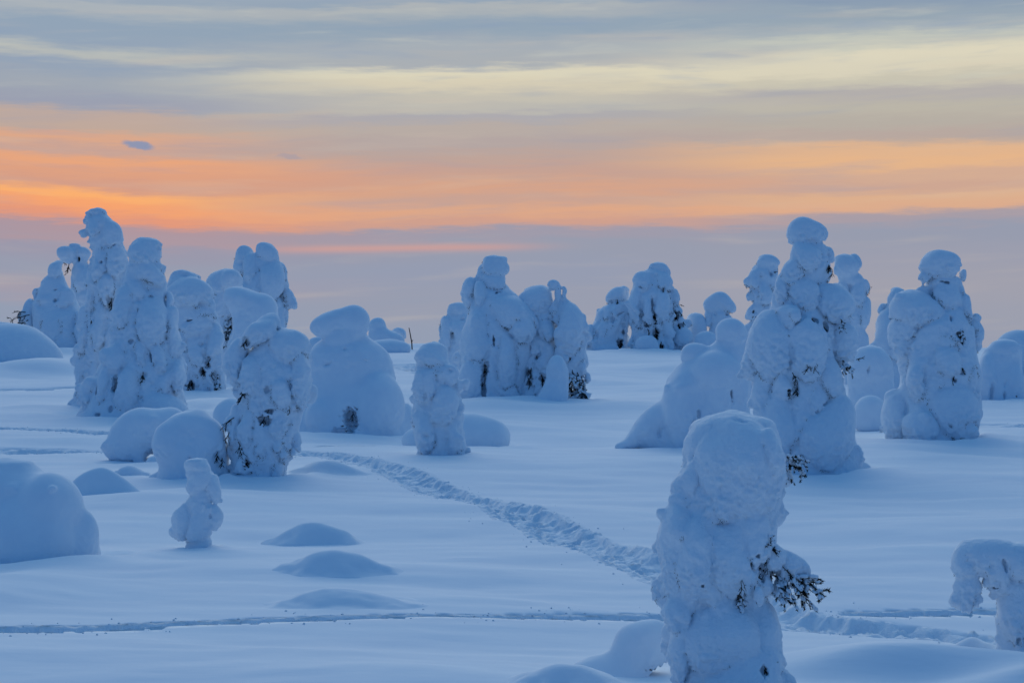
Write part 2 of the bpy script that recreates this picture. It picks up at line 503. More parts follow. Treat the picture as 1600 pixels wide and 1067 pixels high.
def surface_nets(Fv, org, h):
    ins = Fv < 0
    nx, ny, nz = Fv.shape
    cnt = np.zeros((nx - 1, ny - 1, nz - 1), np.int8)
    for a in (0, 1):
        for b in (0, 1):
            for c in (0, 1):
                cnt += ins[a:nx - 1 + a, b:ny - 1 + b, c:nz - 1 + c]
    act = (cnt > 0) & (cnt < 8)
    idx = np.argwhere(act)
    ids = np.full(act.shape, -1, np.int32); ids[act] = np.arange(len(idx))
    corners = [(a, b, c) for a in (0, 1) for b in (0, 1) for c in (0, 1)]
    vals = {c: Fv[idx[:, 0] + c[0], idx[:, 1] + c[1], idx[:, 2] + c[2]] for c in corners}
    acc = np.zeros((len(idx), 3)); n = np.zeros(len(idx))
    for c in corners:
        for ax in range(3):
            if c[ax] == 0:
                e = list(c); e[ax] = 1; e = tuple(e)
                va, vb = vals[c], vals[e]
                m = (va < 0) != (vb < 0)
                t = np.where(m, va / np.where(va == vb, 1, va - vb), 0)
                p = np.repeat(np.array(c, float)[None], len(idx), 0); p[:, ax] = t
                acc += p * m[:, None]; n += m
    V = (idx + acc / n[:, None]) * h + org
    quads = []
    for ax in range(3):
        o1, o2 = (ax + 1) % 3, (ax + 2) % 3
        sl0 = [slice(1, -1)] * 3; sl1 = [slice(1, -1)] * 3
        sl0[ax] = slice(0, -1); sl1[ax] = slice(1, None)
        a, b = ins[tuple(sl0)], ins[tuple(sl1)]
        e = np.argwhere(a != b); flip = a[tuple(e.T)]
        off = np.ones(3, int); off[ax] = 0
        e = e + off
        d1 = np.zeros(3, int); d1[o1] = 1; d2 = np.zeros(3, int); d2[o2] = 1
        q = np.stack([ids[tuple((e - d1 - d2).T)], ids[tuple((e - d2).T)], ids[tuple(e.T)], ids[tuple((e - d1).T)]], 1)
        q[~flip] = q[~flip][:, ::-1]
        quads.append(q)
    Q = np.concatenate(quads)
    return V, Q[(Q >= 0).all(1)], idx


def vert_normals(V, Q):
    e1 = V[Q[:, 2]] - V[Q[:, 0]]; e2 = V[Q[:, 3]] - V[Q[:, 1]]
    fn = np.cross(e1, e2)
    N = np.zeros_like(V)
    for k in range(4): np.add.at(N, Q[:, k], fn)
    return N / np.maximum(np.linalg.norm(N, axis=1), 1e-12)[:, None]


def relax(V, Q, it, lam=0.5):
    e = np.concatenate([Q[:, [0, 1]], Q[:, [1, 2]], Q[:, [2, 3]], Q[:, [3, 0]]])
    deg = np.bincount(e[:, 0], minlength=len(V)) + np.bincount(e[:, 1], minlength=len(V))
    for _ in range(it):
        S = np.zeros_like(V)
        for k in range(3):
            S[:, k] = np.bincount(e[:, 0], V[e[:, 1], k], len(V)) + np.bincount(e[:, 1], V[e[:, 0], k], len(V))
        V = V + lam * (S / deg[:, None] - V)
    return V


def tube(pts, rad, seg=5):
    pts = np.asarray(pts, float); v, f = [], []
    for i, p in enumerate(pts):
        t = pts[min(i + 1, len(pts) - 1)] - pts[max(i - 1, 0)]
        t /= np.linalg.norm(t) + 1e-9
        a = np.cross(t, (0.3, 1, 0.2)); a /= np.linalg.norm(a) + 1e-9; b = np.cross(t, a)
        r = rad[i]
        for k in range(seg):
            w = 2 * math.pi * k / seg
            v.append(p + r * (math.cos(w) * a + math.sin(w) * b))
    for i in range(len(pts) - 1):
        for k in range(seg):
            f.append((i * seg + k, i * seg + (k + 1) % seg, (i + 1) * seg + (k + 1) % seg, (i + 1) * seg + k))
    return v, f


def make_branch(root, base, p0, size, ang, style, s, rng):
    """a spruce bough: woody stem with side twigs, needles as a sub-part. style n = full needles, t = bare twigs, f = frosted"""
    d = np.array([math.cos(R(ang)), -0.25 + 0.2 * rng.normal(), math.sin(R(ang))]); d /= np.linalg.norm(d)
    side = np.cross(d, (0, 1, 0)); side /= np.linalg.norm(side)
    n = 7
    main = []
    for i in range(n):
        t = i / (n - 1)
        main.append(p0 + d * size * t + np.array([0, 0, -0.18 * size * t * t]) + rng.normal(0, 0.03 * size, 3) * (t > 0))
    px = s * 0.62
    V, Fc = tube(main, [max(px * 1.1 * (1 - 0.6 * i / n), px * 0.45) for i in range(n)])
    twigs = [np.array(main)]
    nt = 7 if size > 8 * s else 4
    for k in range(nt):
        i = rng.integers(1, n - 1); t0 = np.array(main[i])
        dd = d * rng.uniform(0.2, 0.9) + side * rng.choice((-1, 1)) * rng.uniform(0.3, 0.9) + np.array([0, rng.normal(0, 0.4), -0.45])
        dd /= np.linalg.norm(dd); L = size * rng.uniform(0.25, 0.55)
        tw = np.array([t0 + dd * L * q + np.array([0, 0, -0.15 * L * q * q]) + rng.normal(0, 0.03 * L, 3) * (q > 0) for q in np.linspace(0, 1, 5)])
        twigs.append(tw)
        v, f = tube(tw, [px * 0.7, px * 0.6, px * 0.55, px * 0.45, px * 0.35], 4)
        o = len(V); V += v; Fc += [tuple(o + a for a in q) for q in f]
    br = link_mesh('branch', np.array(V) - base, Fc, M_BARK, root)
    dens = {'n': 85, 't': 9, 'f': 50}[style]
    nv, nf = [], []
    for tw in twigs:
        for k in range(dens):
            q = rng.uniform(0.15, 1.0) * (len(tw) - 1); i = min(int(q), len(tw) - 2); p = tw[i] + (tw[i + 1] - tw[i]) * (q - i)
            t = tw[i + 1] - tw[i]; t /= np.linalg.norm(t) + 1e-9
            g = t * 0.9 + rng.normal(0, 0.55, 3); g /= np.linalg.norm(g)
            L = size * rng.uniform(0.07, 0.15); w = np.cross(g, rng.normal(0, 1, 3)); w *= L * 0.16 / (np.linalg.norm(w) + 1e-9)
            o = len(nv); nv += [p - w, p + w, p + g * L]; nf.append((o, o + 1, o + 2))
    link_mesh('needles', np.array(nv) - base, nf, M_FROST if style == 'f' else M_NEEDLE, br, smooth=False)
    if size > 19 * s and style != 't':
        sv, sf = [], []
        for tw in twigs:
            for k in range(rng.integers(1, 4)):
                qv = rng.uniform(0.1, 0.95) * (len(tw) - 1); i = min(int(qv), len(tw) - 2); c0 = tw[i] + (tw[i + 1] - tw[i]) * (qv - i)
                r = size * rng.uniform(0.04, 0.10); ax = tw[i + 1] - tw[i]; ax = ax / (np.linalg.norm(ax) + 1e-9)
                o = len(sv)
                for la in range(5):
                    ph_ = math.pi * (la + 0.5) / 5
                    for lo in range(8):
                        u_ = 2 * math.pi * lo / 8
                        e = np.array([math.sin(ph_) * math.cos(u_), math.sin(ph_) * math.sin(u_), 0.75 * math.cos(ph_)])
                        e = e + ax * 0.8 * (e @ ax)
                        sv.append(c0 + np.array([0, 0, 0.5 * r]) + e * r * rng.uniform(0.85, 1.12))
                for la in range(4):
                    for lo in range(8):
                        a_, b_ = o + la * 8 + lo, o + la * 8 + (lo + 1) % 8
                        sf.append((a_, a_ + 8, b_ + 8, b_))
                sf.append(tuple(o + z_ for z_ in (0, 1, 2, 3))); sf.append(tuple(o + z_ for z_ in (0, 3, 4, 7))); sf.append(tuple(o + z_ for z_ in (4, 5, 6, 7)))
        ts_ = link_mesh('twig_snow', np.array(sv) - base, sf, M_SNOW, br); ts_['kind'] = 'stuff'
    return br


N_TREE = 0


def snow_body(name, label, cat, b, top=None, p=None, lobes=(), caves=(), sprays=(), dr=0.8, k=4.5, rough=1.0, lumps=26, lump=(6, 13), hpx=2.1, group=None,
              soft=False, trunk=True, fill=True, back=0.8, dd=0.0, fringe=None):
    global N_TREE
    N_TREE += 1
    if rough == 1.0: rough = 1.25
    if fringe is None: fringe = 0.0 if (soft or rough < 0.45) else 0.68
    rng = np.random.default_rng(100 + N_TREE)
    bx, by = b
    xs = []; ys = []
    if p:
        for y, l, r_ in p: xs += [l, r_]; ys.append(y)
        ys.append(top)
    for L in lobes:
        m = max(L[2], L[3]) if len(L) > 5 and L[5] else None
        xs += [L[0] - (m or L[2]), L[0] + (m or L[2])]; ys += [L[1] - (m or L[3]), L[1] + (m or L[3])]
    x0, x1, y0 = min(xs) - 12, max(xs) + 12, min(ys) - 12
    y1 = by + 16
    if p: hw = max(r_ - l for _, l, r_ in p) / 2
    else: hw = (max(xs) - min(xs)) / 2 * 0.8
    d = depth_at(by); s = d / F
    d = d + back * hw * dr * s + dd; s = d / F
    hdep = hw * dr
    if lobes: hdep = max(hdep, max(min(L[2], L[3]) for L in lobes) * 0.9)
    # world grid
    X0, X1 = (x0 - CX) * s, (x1 - CX) * s
    Zt, Zb = H - (y0 - CY) * s, H - (y1 - CY) * s - 0.25
    h = hpx * s
    fr = 1.45 * hdep * s + 6 * s
    bk = 1.1 * hdep * s + 6 * s
    nx = int((X1 - X0) / h) + 2; nz = int((Zt - Zb) / h) + 2; ny = int((fr + bk) / h) + 2
    gx = (X0 + h * np.arange(nx)).astype(np.float32); gy = (d - fr + h * np.arange(ny)).astype(np.float32); gz = (Zb + h * np.arange(nz)).astype(np.float32)
    # gentle warp so that nothing is a perfect solid of revolution
    A = 1.6 * s * (0.6 if soft else 1.0); ph = rng.uniform(0, 6.28, 12); w1 = 1 / (17 * s); w2 = 1 / (9.5 * s)
    GX, GY, GZ = gx[:, None, None], gy[None, :, None], gz[None, None, :]
    wx = A * (np.sin(GZ * w1 + ph[0] + 1.1 * np.sin(GY * w1 + ph[1])) + 0.5 * np.sin(GZ * w2 + GY * w2 + ph[2]))
    wy = A * 1.6 * (np.sin(GX * w1 + ph[3]) + 0.7 * np.sin(GZ * w1 * 1.2 + ph[4]))
    wz = A * (np.sin(GX * w1 * 1.1 + ph[5] + np.sin(GY * w1 + ph[6])) + 0.5 * np.sin(GX * w2 + ph[7]))
    X = (GX + wx).astype(np.float32); Y = (GY + wy).astype(np.float32); Z = (GZ + wz).astype(np.float32)
    shape = (nx, ny, nz)
    X = np.broadcast_to(X, shape); Y = np.broadcast_to(Y, shape); Z = np.broadcast_to(Z, shape)
    if p:
        rows = np.arange(top, by + 60, 0.5)
        py = np.array([q[0] for q in p], float); pl = np.array([q[1] for q in p], float); pr = np.array([q[2] for q in p], float)
        c = np.interp(rows, py, (pl + pr) / 2); w = np.interp(rows, py, (pr - pl) / 2)
        ker = np.hanning(17); ker /= ker.sum()
        c = np.convolve(np.pad(c, 8, mode='edge'), ker, 'valid'); w = np.convolve(np.pad(w, 8, mode='edge'), ker, 'valid')
        ch = max(py[0] - top, 1.0)
        capm = rows < py[0]
        w = np.where(capm, w * np.sqrt(np.clip(1 - ((py[0] - rows) / ch) ** 2, 0.0, 1)), w)
        w = np.maximum(w, 0.3)
        rz = H - (rows - CY) * s
        PY = CY - (Z - H) / s
        ii = np.clip((PY - top) / 0.5, 0, len(rows) - 1).astype(np.int32)
        cw = ((c - CX) * s).astype(np.float32)[ii]; ww = (w * s).astype(np.float32)[ii]
        ex = X - cw; ey = (Y - d) / dr
        q = np.sqrt(ex * ex + ey * ey)
        f = (q - ww) * min(dr, 1.0)
        above = np.maximum(Z - rz[0], 0)
        Fv = np.where(above > 0, np.sqrt(q * q + above * above), f).astype(np.float32)
    else:
        Fv = np.full(shape, 1e3, np.float32)
    lab = np.zeros(shape, np.int8)

    def surf(px, py_):
        i = int(round(((px - CX) * s - X0) / h)); kz = int(round((H - (py_ - CY) * s - Zb) / h))
        if not (0 <= i < nx and 0 <= kz < nz): return None
        col = Fv[i, :, kz] < 0
        if not col.any(): return None
        return float(gy[np.argmax(col)])

    def box(cx, cy, cz, r):
        i0, i1 = np.searchsorted(gx, (cx - r, cx + r)); j0, j1 = np.searchsorted(gy, (cy - r, cy + r)); k0, k1 = np.searchsorted(gz, (cz - r, cz + r))
        return (slice(max(i0, 0), i1), slice(max(j0, 0), j1), slice(max(k0, 0), k1))

    def ell(sl, cx, cy, cz, rx, ry, rz, rot, wv=0.0):
        ex, ey, ez = X[sl] - cx, Y[sl] - cy, Z[sl] - cz
        if rot:
            ca, sa = math.cos(R(rot)), math.sin(R(rot))
            ex, ez = ex * ca + ez * sa, -ex * sa + ez * ca
        m_ = min(rx, rz)
        o_ = cx * 3.1 + cz * 1.7
        if wv:
            ex = ex + wv * m_ * np.sin(ez / (0.75 * m_) + o_ * 7) + 0.5 * wv * m_ * np.sin(ey / (0.5 * m_) + ez / (0.42 * m_) + o_ * 3)
            ez = ez + wv * m_ * np.sin(ex / (0.7 * m_) + o_ * 5 + 1.5 * np.sin(ey / (0.8 * m_) + o_)) + 0.5 * wv * m_ * np.sin(ex / (0.36 * m_) + o_ * 11)
            ey = ey + 1.2 * wv * m_ * np.sin(ex / (0.6 * m_) + ez / (0.9 * m_) + o_ * 2)
        k0 = np.sqrt((ex / rx) ** 2 + (ey / ry) ** 2 + (ez / rz) ** 2) + 1e-6
        k1 = np.sqrt((ex / rx ** 2) ** 2 + (ey / ry ** 2) ** 2 + (ez / rz ** 2) ** 2) + 1e-6
        return k0 * (k0 - 1) / k1

    kk = 0.5 * k * s if not soft else 1.3 * k * s
    gmod = np.sin(GX / (11 * s) + ph[8] + 2 * np.sin(GZ / (15 * s) + ph[9])) * np.sin(GY / (12 * s) + GZ / (13 * s) + ph[10])
    gdep = (1.0 if soft else 8.0) * s * (0.35 + 0.65 * np.clip(0.6 + gmod, 0, 1.3)); gdep = np.broadcast_to(gdep, shape)
    lobe_info = []; lobe_z = [(0.0, 1.0)]
    for li, L in enumerate(lobes):
        px, py_, rx, ry = L[:4]
        frn = L[4] if len(L) > 4 else None
        rot = L[5] if len(L) > 5 else 0
        rd = (0.62 * min(rx, ry) + 0.30 * max(rx, ry)) * (0.95 if p else 1.0)
        rd = min(rd, hdep * 0.95)
        if frn is None:
            sy = surf(px, py_)
            cy_ = d if sy is None else min(sy + (0.55 if soft else 0.44) * rd * s, d)
        else:
            cy_ = d - frn * s
        sl_ = cy_ / F
        cxw, czw = (px - CX) * sl_, H - (py_ - CY) * sl_
        rxw, rzw, ryw = rx * sl_, ry * sl_, rd * sl_
        bb = box(cxw, cy_, czw, max(rxw, rzw, ryw) + kk + 5 * s)
        fl = ell(bb, cxw, cy_, czw, rxw, ryw, rzw, rot, (0.085 if not soft else 0.02))
        cur = Fv[bb]
        lab[bb] = np.where(fl < cur, li + 1, lab[bb])
        if p or li:
            up = smoothstep((Z[bb] - czw) / rzw, 0.05, 0.95)
            un = smin(cur, fl, kk * (1 + (0.0 if soft else 3.0) * up))
            un = un + gdep[bb] * (1 - 0.85 * up) * np.exp(-((fl - cur) / (2.5 * s)) ** 2) * np.exp(-(un / (5.0 * s)) ** 2)
            Fv[bb] = un
        else:
            Fv[bb] = fl
        lobe_info.append((py_ - ry, rx * ry)); lobe_z.append((czw, rzw))
    # knobbly clods on the sheltered faces
    if lumps:
        near = np.argwhere(np.abs(Fv) < 0.7 * h)
        if len(near):
            zrow = gz[near[:, 2]]
            zmin, zmax = Zb + 0.3, gz[near[:, 2]].max()
            wgt = np.where(gy[near[:, 1]] < d, 1.0, 0.5) * np.where((zrow - zmin) / (zmax - zmin + 1e-6) > 0.80, 0.0, 1.0)
            pick = rng.choice(len(near), size=lumps, p=wgt / wgt.sum())
            for j in pick:
                i, jy, kz = near[j]
                r = rng.uniform(*lump) * s
                a = (rng.uniform(0.75, 1.15) * r, 0.8 * r, rng.uniform(0.85, 1.6) * r)
                cxw, cyw, czw = gx[i], gy[jy] + (0.6 * r if gy[jy] < d else -0.6 * r), gz[kz]
                bb = box(cxw, cyw, czw, 1.7 * r + kk)
                fl = ell(bb, cxw, cyw, czw, a[0], a[1], a[2], rng.uniform(-25, 25), 0.12)
                up = smoothstep((Z[bb] - czw) / a[2], -0.4, 0.5)
                Fv[bb] = smin(Fv[bb], fl, 1.5 * s + 0.6 * r * up)
    # hollows where the snow has fallen away from the boughs
    pockets = []
    for C in caves:
        px, py_, rx, ry = C[:4]; rot = C[4] if len(C) > 4 else 0
        sy = surf(px, py_)
        if sy is None: continue
        rd = 1.1 * min(rx, ry) + 0.6 * max(rx, ry)
        sl_ = sy / F
        cxw, czw = (px - CX) * sl_, H - (py_ - CY) * sl_
        bb = box(cxw, sy, czw, 1.3 * max(rx, ry, rd) * s + kk)
        fl = -ell(bb, cxw, sy, czw, rx * s, rd * s, ry * s, rot)
        wob = np.sin(X[bb] / (1.9 * s) + 2.0 * np.sin(Z[bb] / (2.7 * s) + px)) * np.sin(Z[bb] / (2.1 * s) + 1.7 * np.sin(X[bb] / (3.1 * s) + py_))
        fl = fl - 0.45 * min(rx, ry) * s * wob - 0.15 * min(rx, ry) * s
        Fv[bb] = -smin(-Fv[bb], -fl, 1.5 * s)
        pockets.append((np.array([cxw, sy + 0.62 * rd * s, czw]), rx * s, ry * s))
    spots = [surf(q[0], q[1]) for q in sprays]
    Fv[:, :, 0] = np.abs(Fv[:, :, 0]) + 1e-3
    for e in (Fv[0], Fv[-1], Fv[:, 0], Fv[:, -1], Fv[:, :, -1]): e[...] = np.abs(e) + 1e-3
    V, Q, idx = surface_nets(Fv, np.array([gx[0], gy[0], gz[0]], float), h)
    vl = lab[idx[:, 0], idx[:, 1], idx[:, 2]]
    V = relax(V, Q, 1 if not soft else 4, 0.45)
    N = vert_normals(V, Q)
    # crusted relief: smooth on top where snow settles, knobbly below
    under = 0.22 + 0.78 * smoothstep(N[:, 2], 0.62, -0.05)
    pp = V / s
    patch = smoothstep(fbm(pp / 48.0 + 7.7, 2), -0.25, 0.3)
    lz = np.array(lobe_z)[vl]
    tl = np.where(vl > 0, (V[:, 2] - lz[:, 0]) / lz[:, 1], 0.0)
    low = np.where(vl > 0, smoothstep(tl + 0.5 * (patch - 0.5), 0.40, -0.55), patch)
    amp = rough * under * (0.15 + 0.95 * low)
    bil = np.abs(perlin(pp / 13.0)) * 2.2 - 0.5
    disp = s * (2.0 * fbm(pp / 30.0, 2) * (0.5 if soft else 1) + amp * (3.3 * bil + 3.4 * fbm(pp / 7.0 + 3.3, 2)))
    V = V + N * disp[:, None]
    N = vert_normals(V, Q)
    zg = float(z_ground(np.array([(bx - CX) * s]), np.array([d]))[0])
    base = np.array([(bx - CX) * s, d, zg])
    root = bpy.data.objects.new(name, None); root.location = base; root.empty_display_size = 0.3
    COL.objects.link(root)
    tag(root, label, cat, group)
    mat = M_SOFT if soft else M_SNOW
    fl = vl[Q[:, 0]]
    cntl = np.bincount(fl, minlength=len(lobes) + 1)
    for li in range(1, len(lobes) + 1):
        if 0 < cntl[li] < 40: fl[fl == li] = 0
    if not p and cntl[0] > 0:
        fl[fl == 0] = 1 if len(lobes) else 0
    capi = -1
    if lobe_info:
        big = [(t, i) for i, (t, a_) in enumerate(lobe_info) if a_ > 0.25 * max(a for _, a in lobe_info)]
        capi = min(big)[1] + 1
    for li in np.unique(fl):
        fq = Q[fl == li]
        uv, inv = np.unique(fq, return_inverse=True)
        nm = 'snow_mantle' if li == 0 else ('snow_cap' if li == capi else 'snow_clump')
        link_mesh(nm, V[uv] - base, inv.reshape(-1, 4), mat, root, normals=N[uv])
    # dark needle tips along the clefts, thickened to stand in for crease shade
    if fringe > 0:
        same = (vl[Q] == vl[Q[:, :1]]).all(1)
        sv_ = np.unique(Q[~same])
        keep = (N[sv_, 2] < 0.25) & (V[sv_, 1] < d + 0.2 * hdep * s)
        msk = fbm(V[sv_] / (26 * s) + 3.0 * N_TREE, 2) > 0.30 - 0.38 * fringe
        tz = (V[sv_, 2] - zg) / (V[:, 2].max() - zg)
        sv_ = sv_[keep & msk & (rng.uniform(size=len(sv_)) < np.where(tz > 0.8, 0.12, 0.8))]
        if len(sv_) > 4:
            nv, nf = [], []
            for vi in sv_:
                for _ in range(2):
                    g = rng.normal(0, 0.5, 3) + np.array([0, -0.15, -0.7]) + 0.25 * N[vi]; g /= np.linalg.norm(g)
                    Ln = rng.uniform(1.2, 3.6) * s; w_ = np.cross(g, rng.normal(0, 1, 3)); w_ *= rng.uniform(0.25, 0.5) * s / (np.linalg.norm(w_) + 1e-9)
                    p_ = V[vi] - N[vi] * 0.4 * s + rng.normal(0, 0.8, 3) * s
                    o = len(nv); nv += [p_ - w_, p_ + w_, p_ + g * Ln]; nf.append((o, o + 1, o + 2))
            fo = link_mesh('needle_shade_fringe', np.array(nv) - base, nf, M_NEEDLE, root, smooth=False); fo['kind'] = 'stuff'
    # trunk inside the mantle
    if p and trunk:
        ztop = H - (top + 0.12 * (by - top) - CY) * s
        ts = np.linspace(0, 1, 8)
        zc = (zg - 0.2) + (ztop - zg + 0.2) * ts
        cc = np.interp(CY - (zc - H) / s, rows, c); wc = np.interp(CY - (zc - H) / s, rows, w)
        rr = np.minimum(0.16 * wc, 0.07 * (by - top) * (1 - 0.85 * ts) * 0.5 + 1.0) * s
        v, f = tube(np.stack([(cc - CX) * s, np.full(8, d), zc], 1), rr, 8)
        link_mesh('trunk', np.array(v) - base, f, M_BARK, root)
    # dark boughs in the hollows and twigs that poke out
    if fill:
        for P0, rx, ry in pockets:
            if min(rx, ry) < 4.5 * s: continue
            sz = 1.5 * max(rx, ry)
            make_branch(root, base, P0 + np.array([0, 0, 0.55 * ry]), sz, rng.uniform(-115, -65), 'n', s, rng)
    for (q, sy) in zip(sprays, spots):
        px, py_, sz, ang, st = q
        yy = (sy if sy is not None else d) - 1.5 * s
        sl_ = yy / F
        P0 = np.array([(px - CX) * sl_, yy, H - (py_ - CY) * sl_])
        make_branch(root, base, P0, sz * s, ang, st, s, rng)
    return root


def mound(name, label, px, py, wl, wr, hp, dep=0.5, pw=1.4, cat='snow mound', group=None, lip=0.0):
    """low wind-rounded hump of snow rising out of the field: px,py = middle of its foot"""
    d = depth_at(py); s = d / F
    rl, rr, hh = wl * s, wr * s, hp * s
    ry = dep * (rl + rr) / 2
    d += ry * 0.9
    cx = (px - CX) * d / F
    hh *= d * F / (s * F * F) if False else d / F / s
    zc = float(z_ground(np.array([cx]), np.array([d]))[0])
    n, m = 34, 72
    v = [(cx, d, 0)]
    rs = np.linspace(0, 1.04, n)[1:]
    th = np.linspace(0, 2 * math.pi, m, endpoint=False)
    RR, TT = np.meshgrid(rs, th, indexing='ij')
    ox = RR * np.cos(TT); oy = RR * np.sin(TT)
    X = cx + np.where(ox < 0, ox * rl, ox * rr); Y = d + oy * np.where(oy < 0, ry * 0.9, ry * 1.3)
    X = np.concatenate([[cx], X.ravel()]); Y = np.concatenate([[d], Y.ravel()]); r = np.concatenate([[0], RR.ravel()])
    P = np.stack([X / (40 * s), Y / (40 * s), np.full_like(X, px * 0.1)], 1)
    nz = fbm(P, 2)
    rr_ = np.clip(r * (1 + 0.30 * nz), 0, 1.05)
    bump = np.clip(1 - rr_ ** 2, 0, 1) ** (pw + 0.55 * smoothstep(X, cx, cx + rr))
    # steeper lee side facing the viewer
    Zv = z_ground(X, Y) + hh * bump * (1 + 0.10 * nz) - 0.012 - 0.05 * smoothstep(r, 0.93, 1.04)
    f = [(0, 1 + k, 1 + (k + 1) % m) for k in range(m)]
    q = []
    for i in range(n - 2):
        for k in range(m):
            a = 1 + i * m + k; b = 1 + i * m + (k + 1) % m
            q.append((a, a + m, b + m, b))
    V = np.stack([X, Y, Zv], 1); base = np.array([cx, d, zc])
    me = bpy.data.meshes.new(name)
    me.from_pydata([tuple(t) for t in V - base], [], f + q)
    me.polygons.foreach_set('use_smooth', np.ones(len(me.polygons), bool))
    me.materials.append(M_GROUND)
    o = bpy.data.objects.new(name, me); o.location = base; COL.objects.link(o)
    return tag(o, label, cat, group)


# ------------------------------------------------------------------ the snow-laden trees (photograph px)
TREE, SAP, BOSS = 'snow_laden_spruce', 'snow_bent_sapling', 'snow_covered_bush'
T = 'snowy tree'


def tree(label, **kw): return snow_body(kw.pop('name', TREE), label, kw.pop('cat', T), **kw)


# --- cluster by the edge under the orange sky
tree('cone-shaped snowy spruce with dark twigs at its foot, beside the tallest hooked tree', b=(88, 549), top=408, k=7, rough=0.6, lumps=10,
     p=[(416, 76, 97), (430, 70, 98), (445, 64, 104), (460, 57, 112), (480, 52, 126), (500, 50, 137), (520, 47, 139), (550, 42, 142)],
     lobes=[(86, 422, 13, 15), (48, 498, 12, 34, -3), (57, 462, 8, 12, -1), (74, 476, 12, 11), (104, 470, 15, 16), (100, 480, 9, 8), (124, 512, 9, 26), (80, 520, 20, 26)],
     caves=[(86, 453, 3.5, 3), (88, 470, 4, 5), (100, 483, 4, 2.5), (96, 512, 3.5, 2.5), (116, 500, 3.5, 8), (75, 481, 5, 2), (82, 541, 5, 4)],
     sprays=[(46, 492, 30, 190, 't'), (44, 500, 26, 205, 't'), (40, 488, 20, 170, 't')])
tree('snowy spruce with round drooping head behind the cone-shaped tree', b=(124, 547), top=382, rough=0.7, lumps=12, dd=2.0,
     p=[(390, 108, 128), (400, 108, 139), (415, 110, 140), (430, 110, 140), (450, 110, 150), (480, 108, 155), (548, 105, 160)],
     lobes=[(106, 398, 18, 15, 6), (117, 388, 11, 10, 0), (130, 402, 11, 16, 2), (130, 440, 16, 24)], caves=[(135, 414, 3, 6), (121, 402, 2.5, 5)],
     sprays=[(108, 412, 13, -100, 'n'), (97, 410, 8, -20, 't')])
tree('tallest spruce with hooked beak-like snow head under the orange sky', b=(152, 640), top=327, k=4, lumps=40,
     p=[(333, 132, 165), (343, 131, 175), (350, 135, 182), (358, 136, 186), (370, 136, 191), (380, 138, 194), (392, 142, 197), (410, 142, 200), (440, 138, 205), (470, 142, 200), (500, 132, 195), (540, 128, 190), (580, 122, 190), (620, 118, 190), (645, 110, 195)],
     lobes=[(149, 339, 18, 11, 3), (135, 365, 12, 7, 2, -25), (150, 362, 14, 14), (147, 386, 10, 9), (176, 372, 18, 26), (181, 412, 17, 32), (158, 420, 17, 34), (146, 470, 10, 40), (169, 455, 15, 30),
            (134, 530, 9, 45), (157, 520, 12, 48), (127, 595, 10, 40), (150, 590, 13, 42), (176, 560, 14, 40)],
     caves=[(157, 411, 3, 3), (176, 384, 5, 1.6, 20), (172, 472, 7, 11), (167, 452, 3, 3), (143, 505, 2, 9), (146, 568, 2.5, 7), (176, 460, 6, 2)])
tree('broad lumpy spruce with deep hollow and spreading skirt in front of the hooked tree', b=(205, 654), top=372, k=4, lumps=34,
     p=[(382, 204, 254), (392, 201, 258), (410, 200, 257), (430, 195, 256), (450, 192, 258), (470, 183, 262), (500, 178, 268), (530, 172, 275), (560, 160, 281), (590, 148, 284), (615, 135, 288), (640, 125, 292), (660, 112, 306)],
     lobes=[(230, 399, 28, 27, 4), (228, 432, 28, 22), (218, 458, 20, 20), (196, 487, 20, 34), (237, 508, 27, 46), (222, 558, 14, 26), (246, 562, 15, 26), (187, 564, 25, 28), (142, 622, 17, 36), (164, 612, 14, 40),
            (201, 622, 21, 46), (270, 525, 12, 52), (264, 480, 9, 26), (278, 592, 12, 30), (252, 645, 46, 34)],
     caves=[(181, 602, 7, 15), (222, 585, 9, 6), (154, 612, 3, 9), (155, 649, 6, 4), (221, 622, 3, 8), (206, 535, 5, 3), (217, 488, 3, 6, 20), (236, 556, 2.5, 9), (238, 598, 3, 4), (175, 640, 3, 6), (233, 463, 5, 2)])
tree('slim snowy spruce with dark needles low down, beside the broad skirted tree', b=(308, 612), top=424, lumps=34,
     p=[(433, 266, 300), (445, 261, 327), (460, 258, 332), (480, 258, 332), (500, 262, 338), (530, 266, 345), (560, 272, 350), (590, 280, 352), (614, 284, 352)],
     lobes=[(292, 434, 17, 10, 3), (294, 458, 37, 24), (306, 436, 8, 7, -4), (300, 512, 30, 20), (285, 530, 14, 34), (310, 556, 14, 16), (337, 545, 14, 40), (288, 585, 12, 24), (327, 592, 11, 17), (305, 592, 8, 18)],
     caves=[(327, 566, 6, 10), (298, 600, 6, 9), (318, 580, 7, 8), (338, 592, 10, 14), (268, 485, 5, 5), (315, 538, 4, 4), (295, 500, 8, 2, 20), (292, 605, 4, 6)],
     sprays=[(330, 575, 16, -80, 'f'), (340, 590, 16, -90, 'n'), (297, 596, 13, -95, 'n'), (316, 574, 12, -80, 'n')])
tree('round-topped snowy tree with dark boughs under its cap, behind the slim spruce', b=(350, 590), top=423, k=7, rough=0.7, lumps=10, dd=1.5,
     p=[(431, 335, 370), (440, 320, 380), (455, 318, 381), (475, 325, 380), (500, 335, 378), (530, 340, 380), (592, 340, 385)],
     lobes=[(347, 447, 31, 23, 5), (347, 474, 13, 24), (360, 440, 20, 17)], caves=[(358, 508, 8, 14), (352, 525, 6, 14), (364, 492, 5, 8)],
     sprays=[(352, 500, 20, -80, 'f'), (360, 505, 22, -85, 'n')])
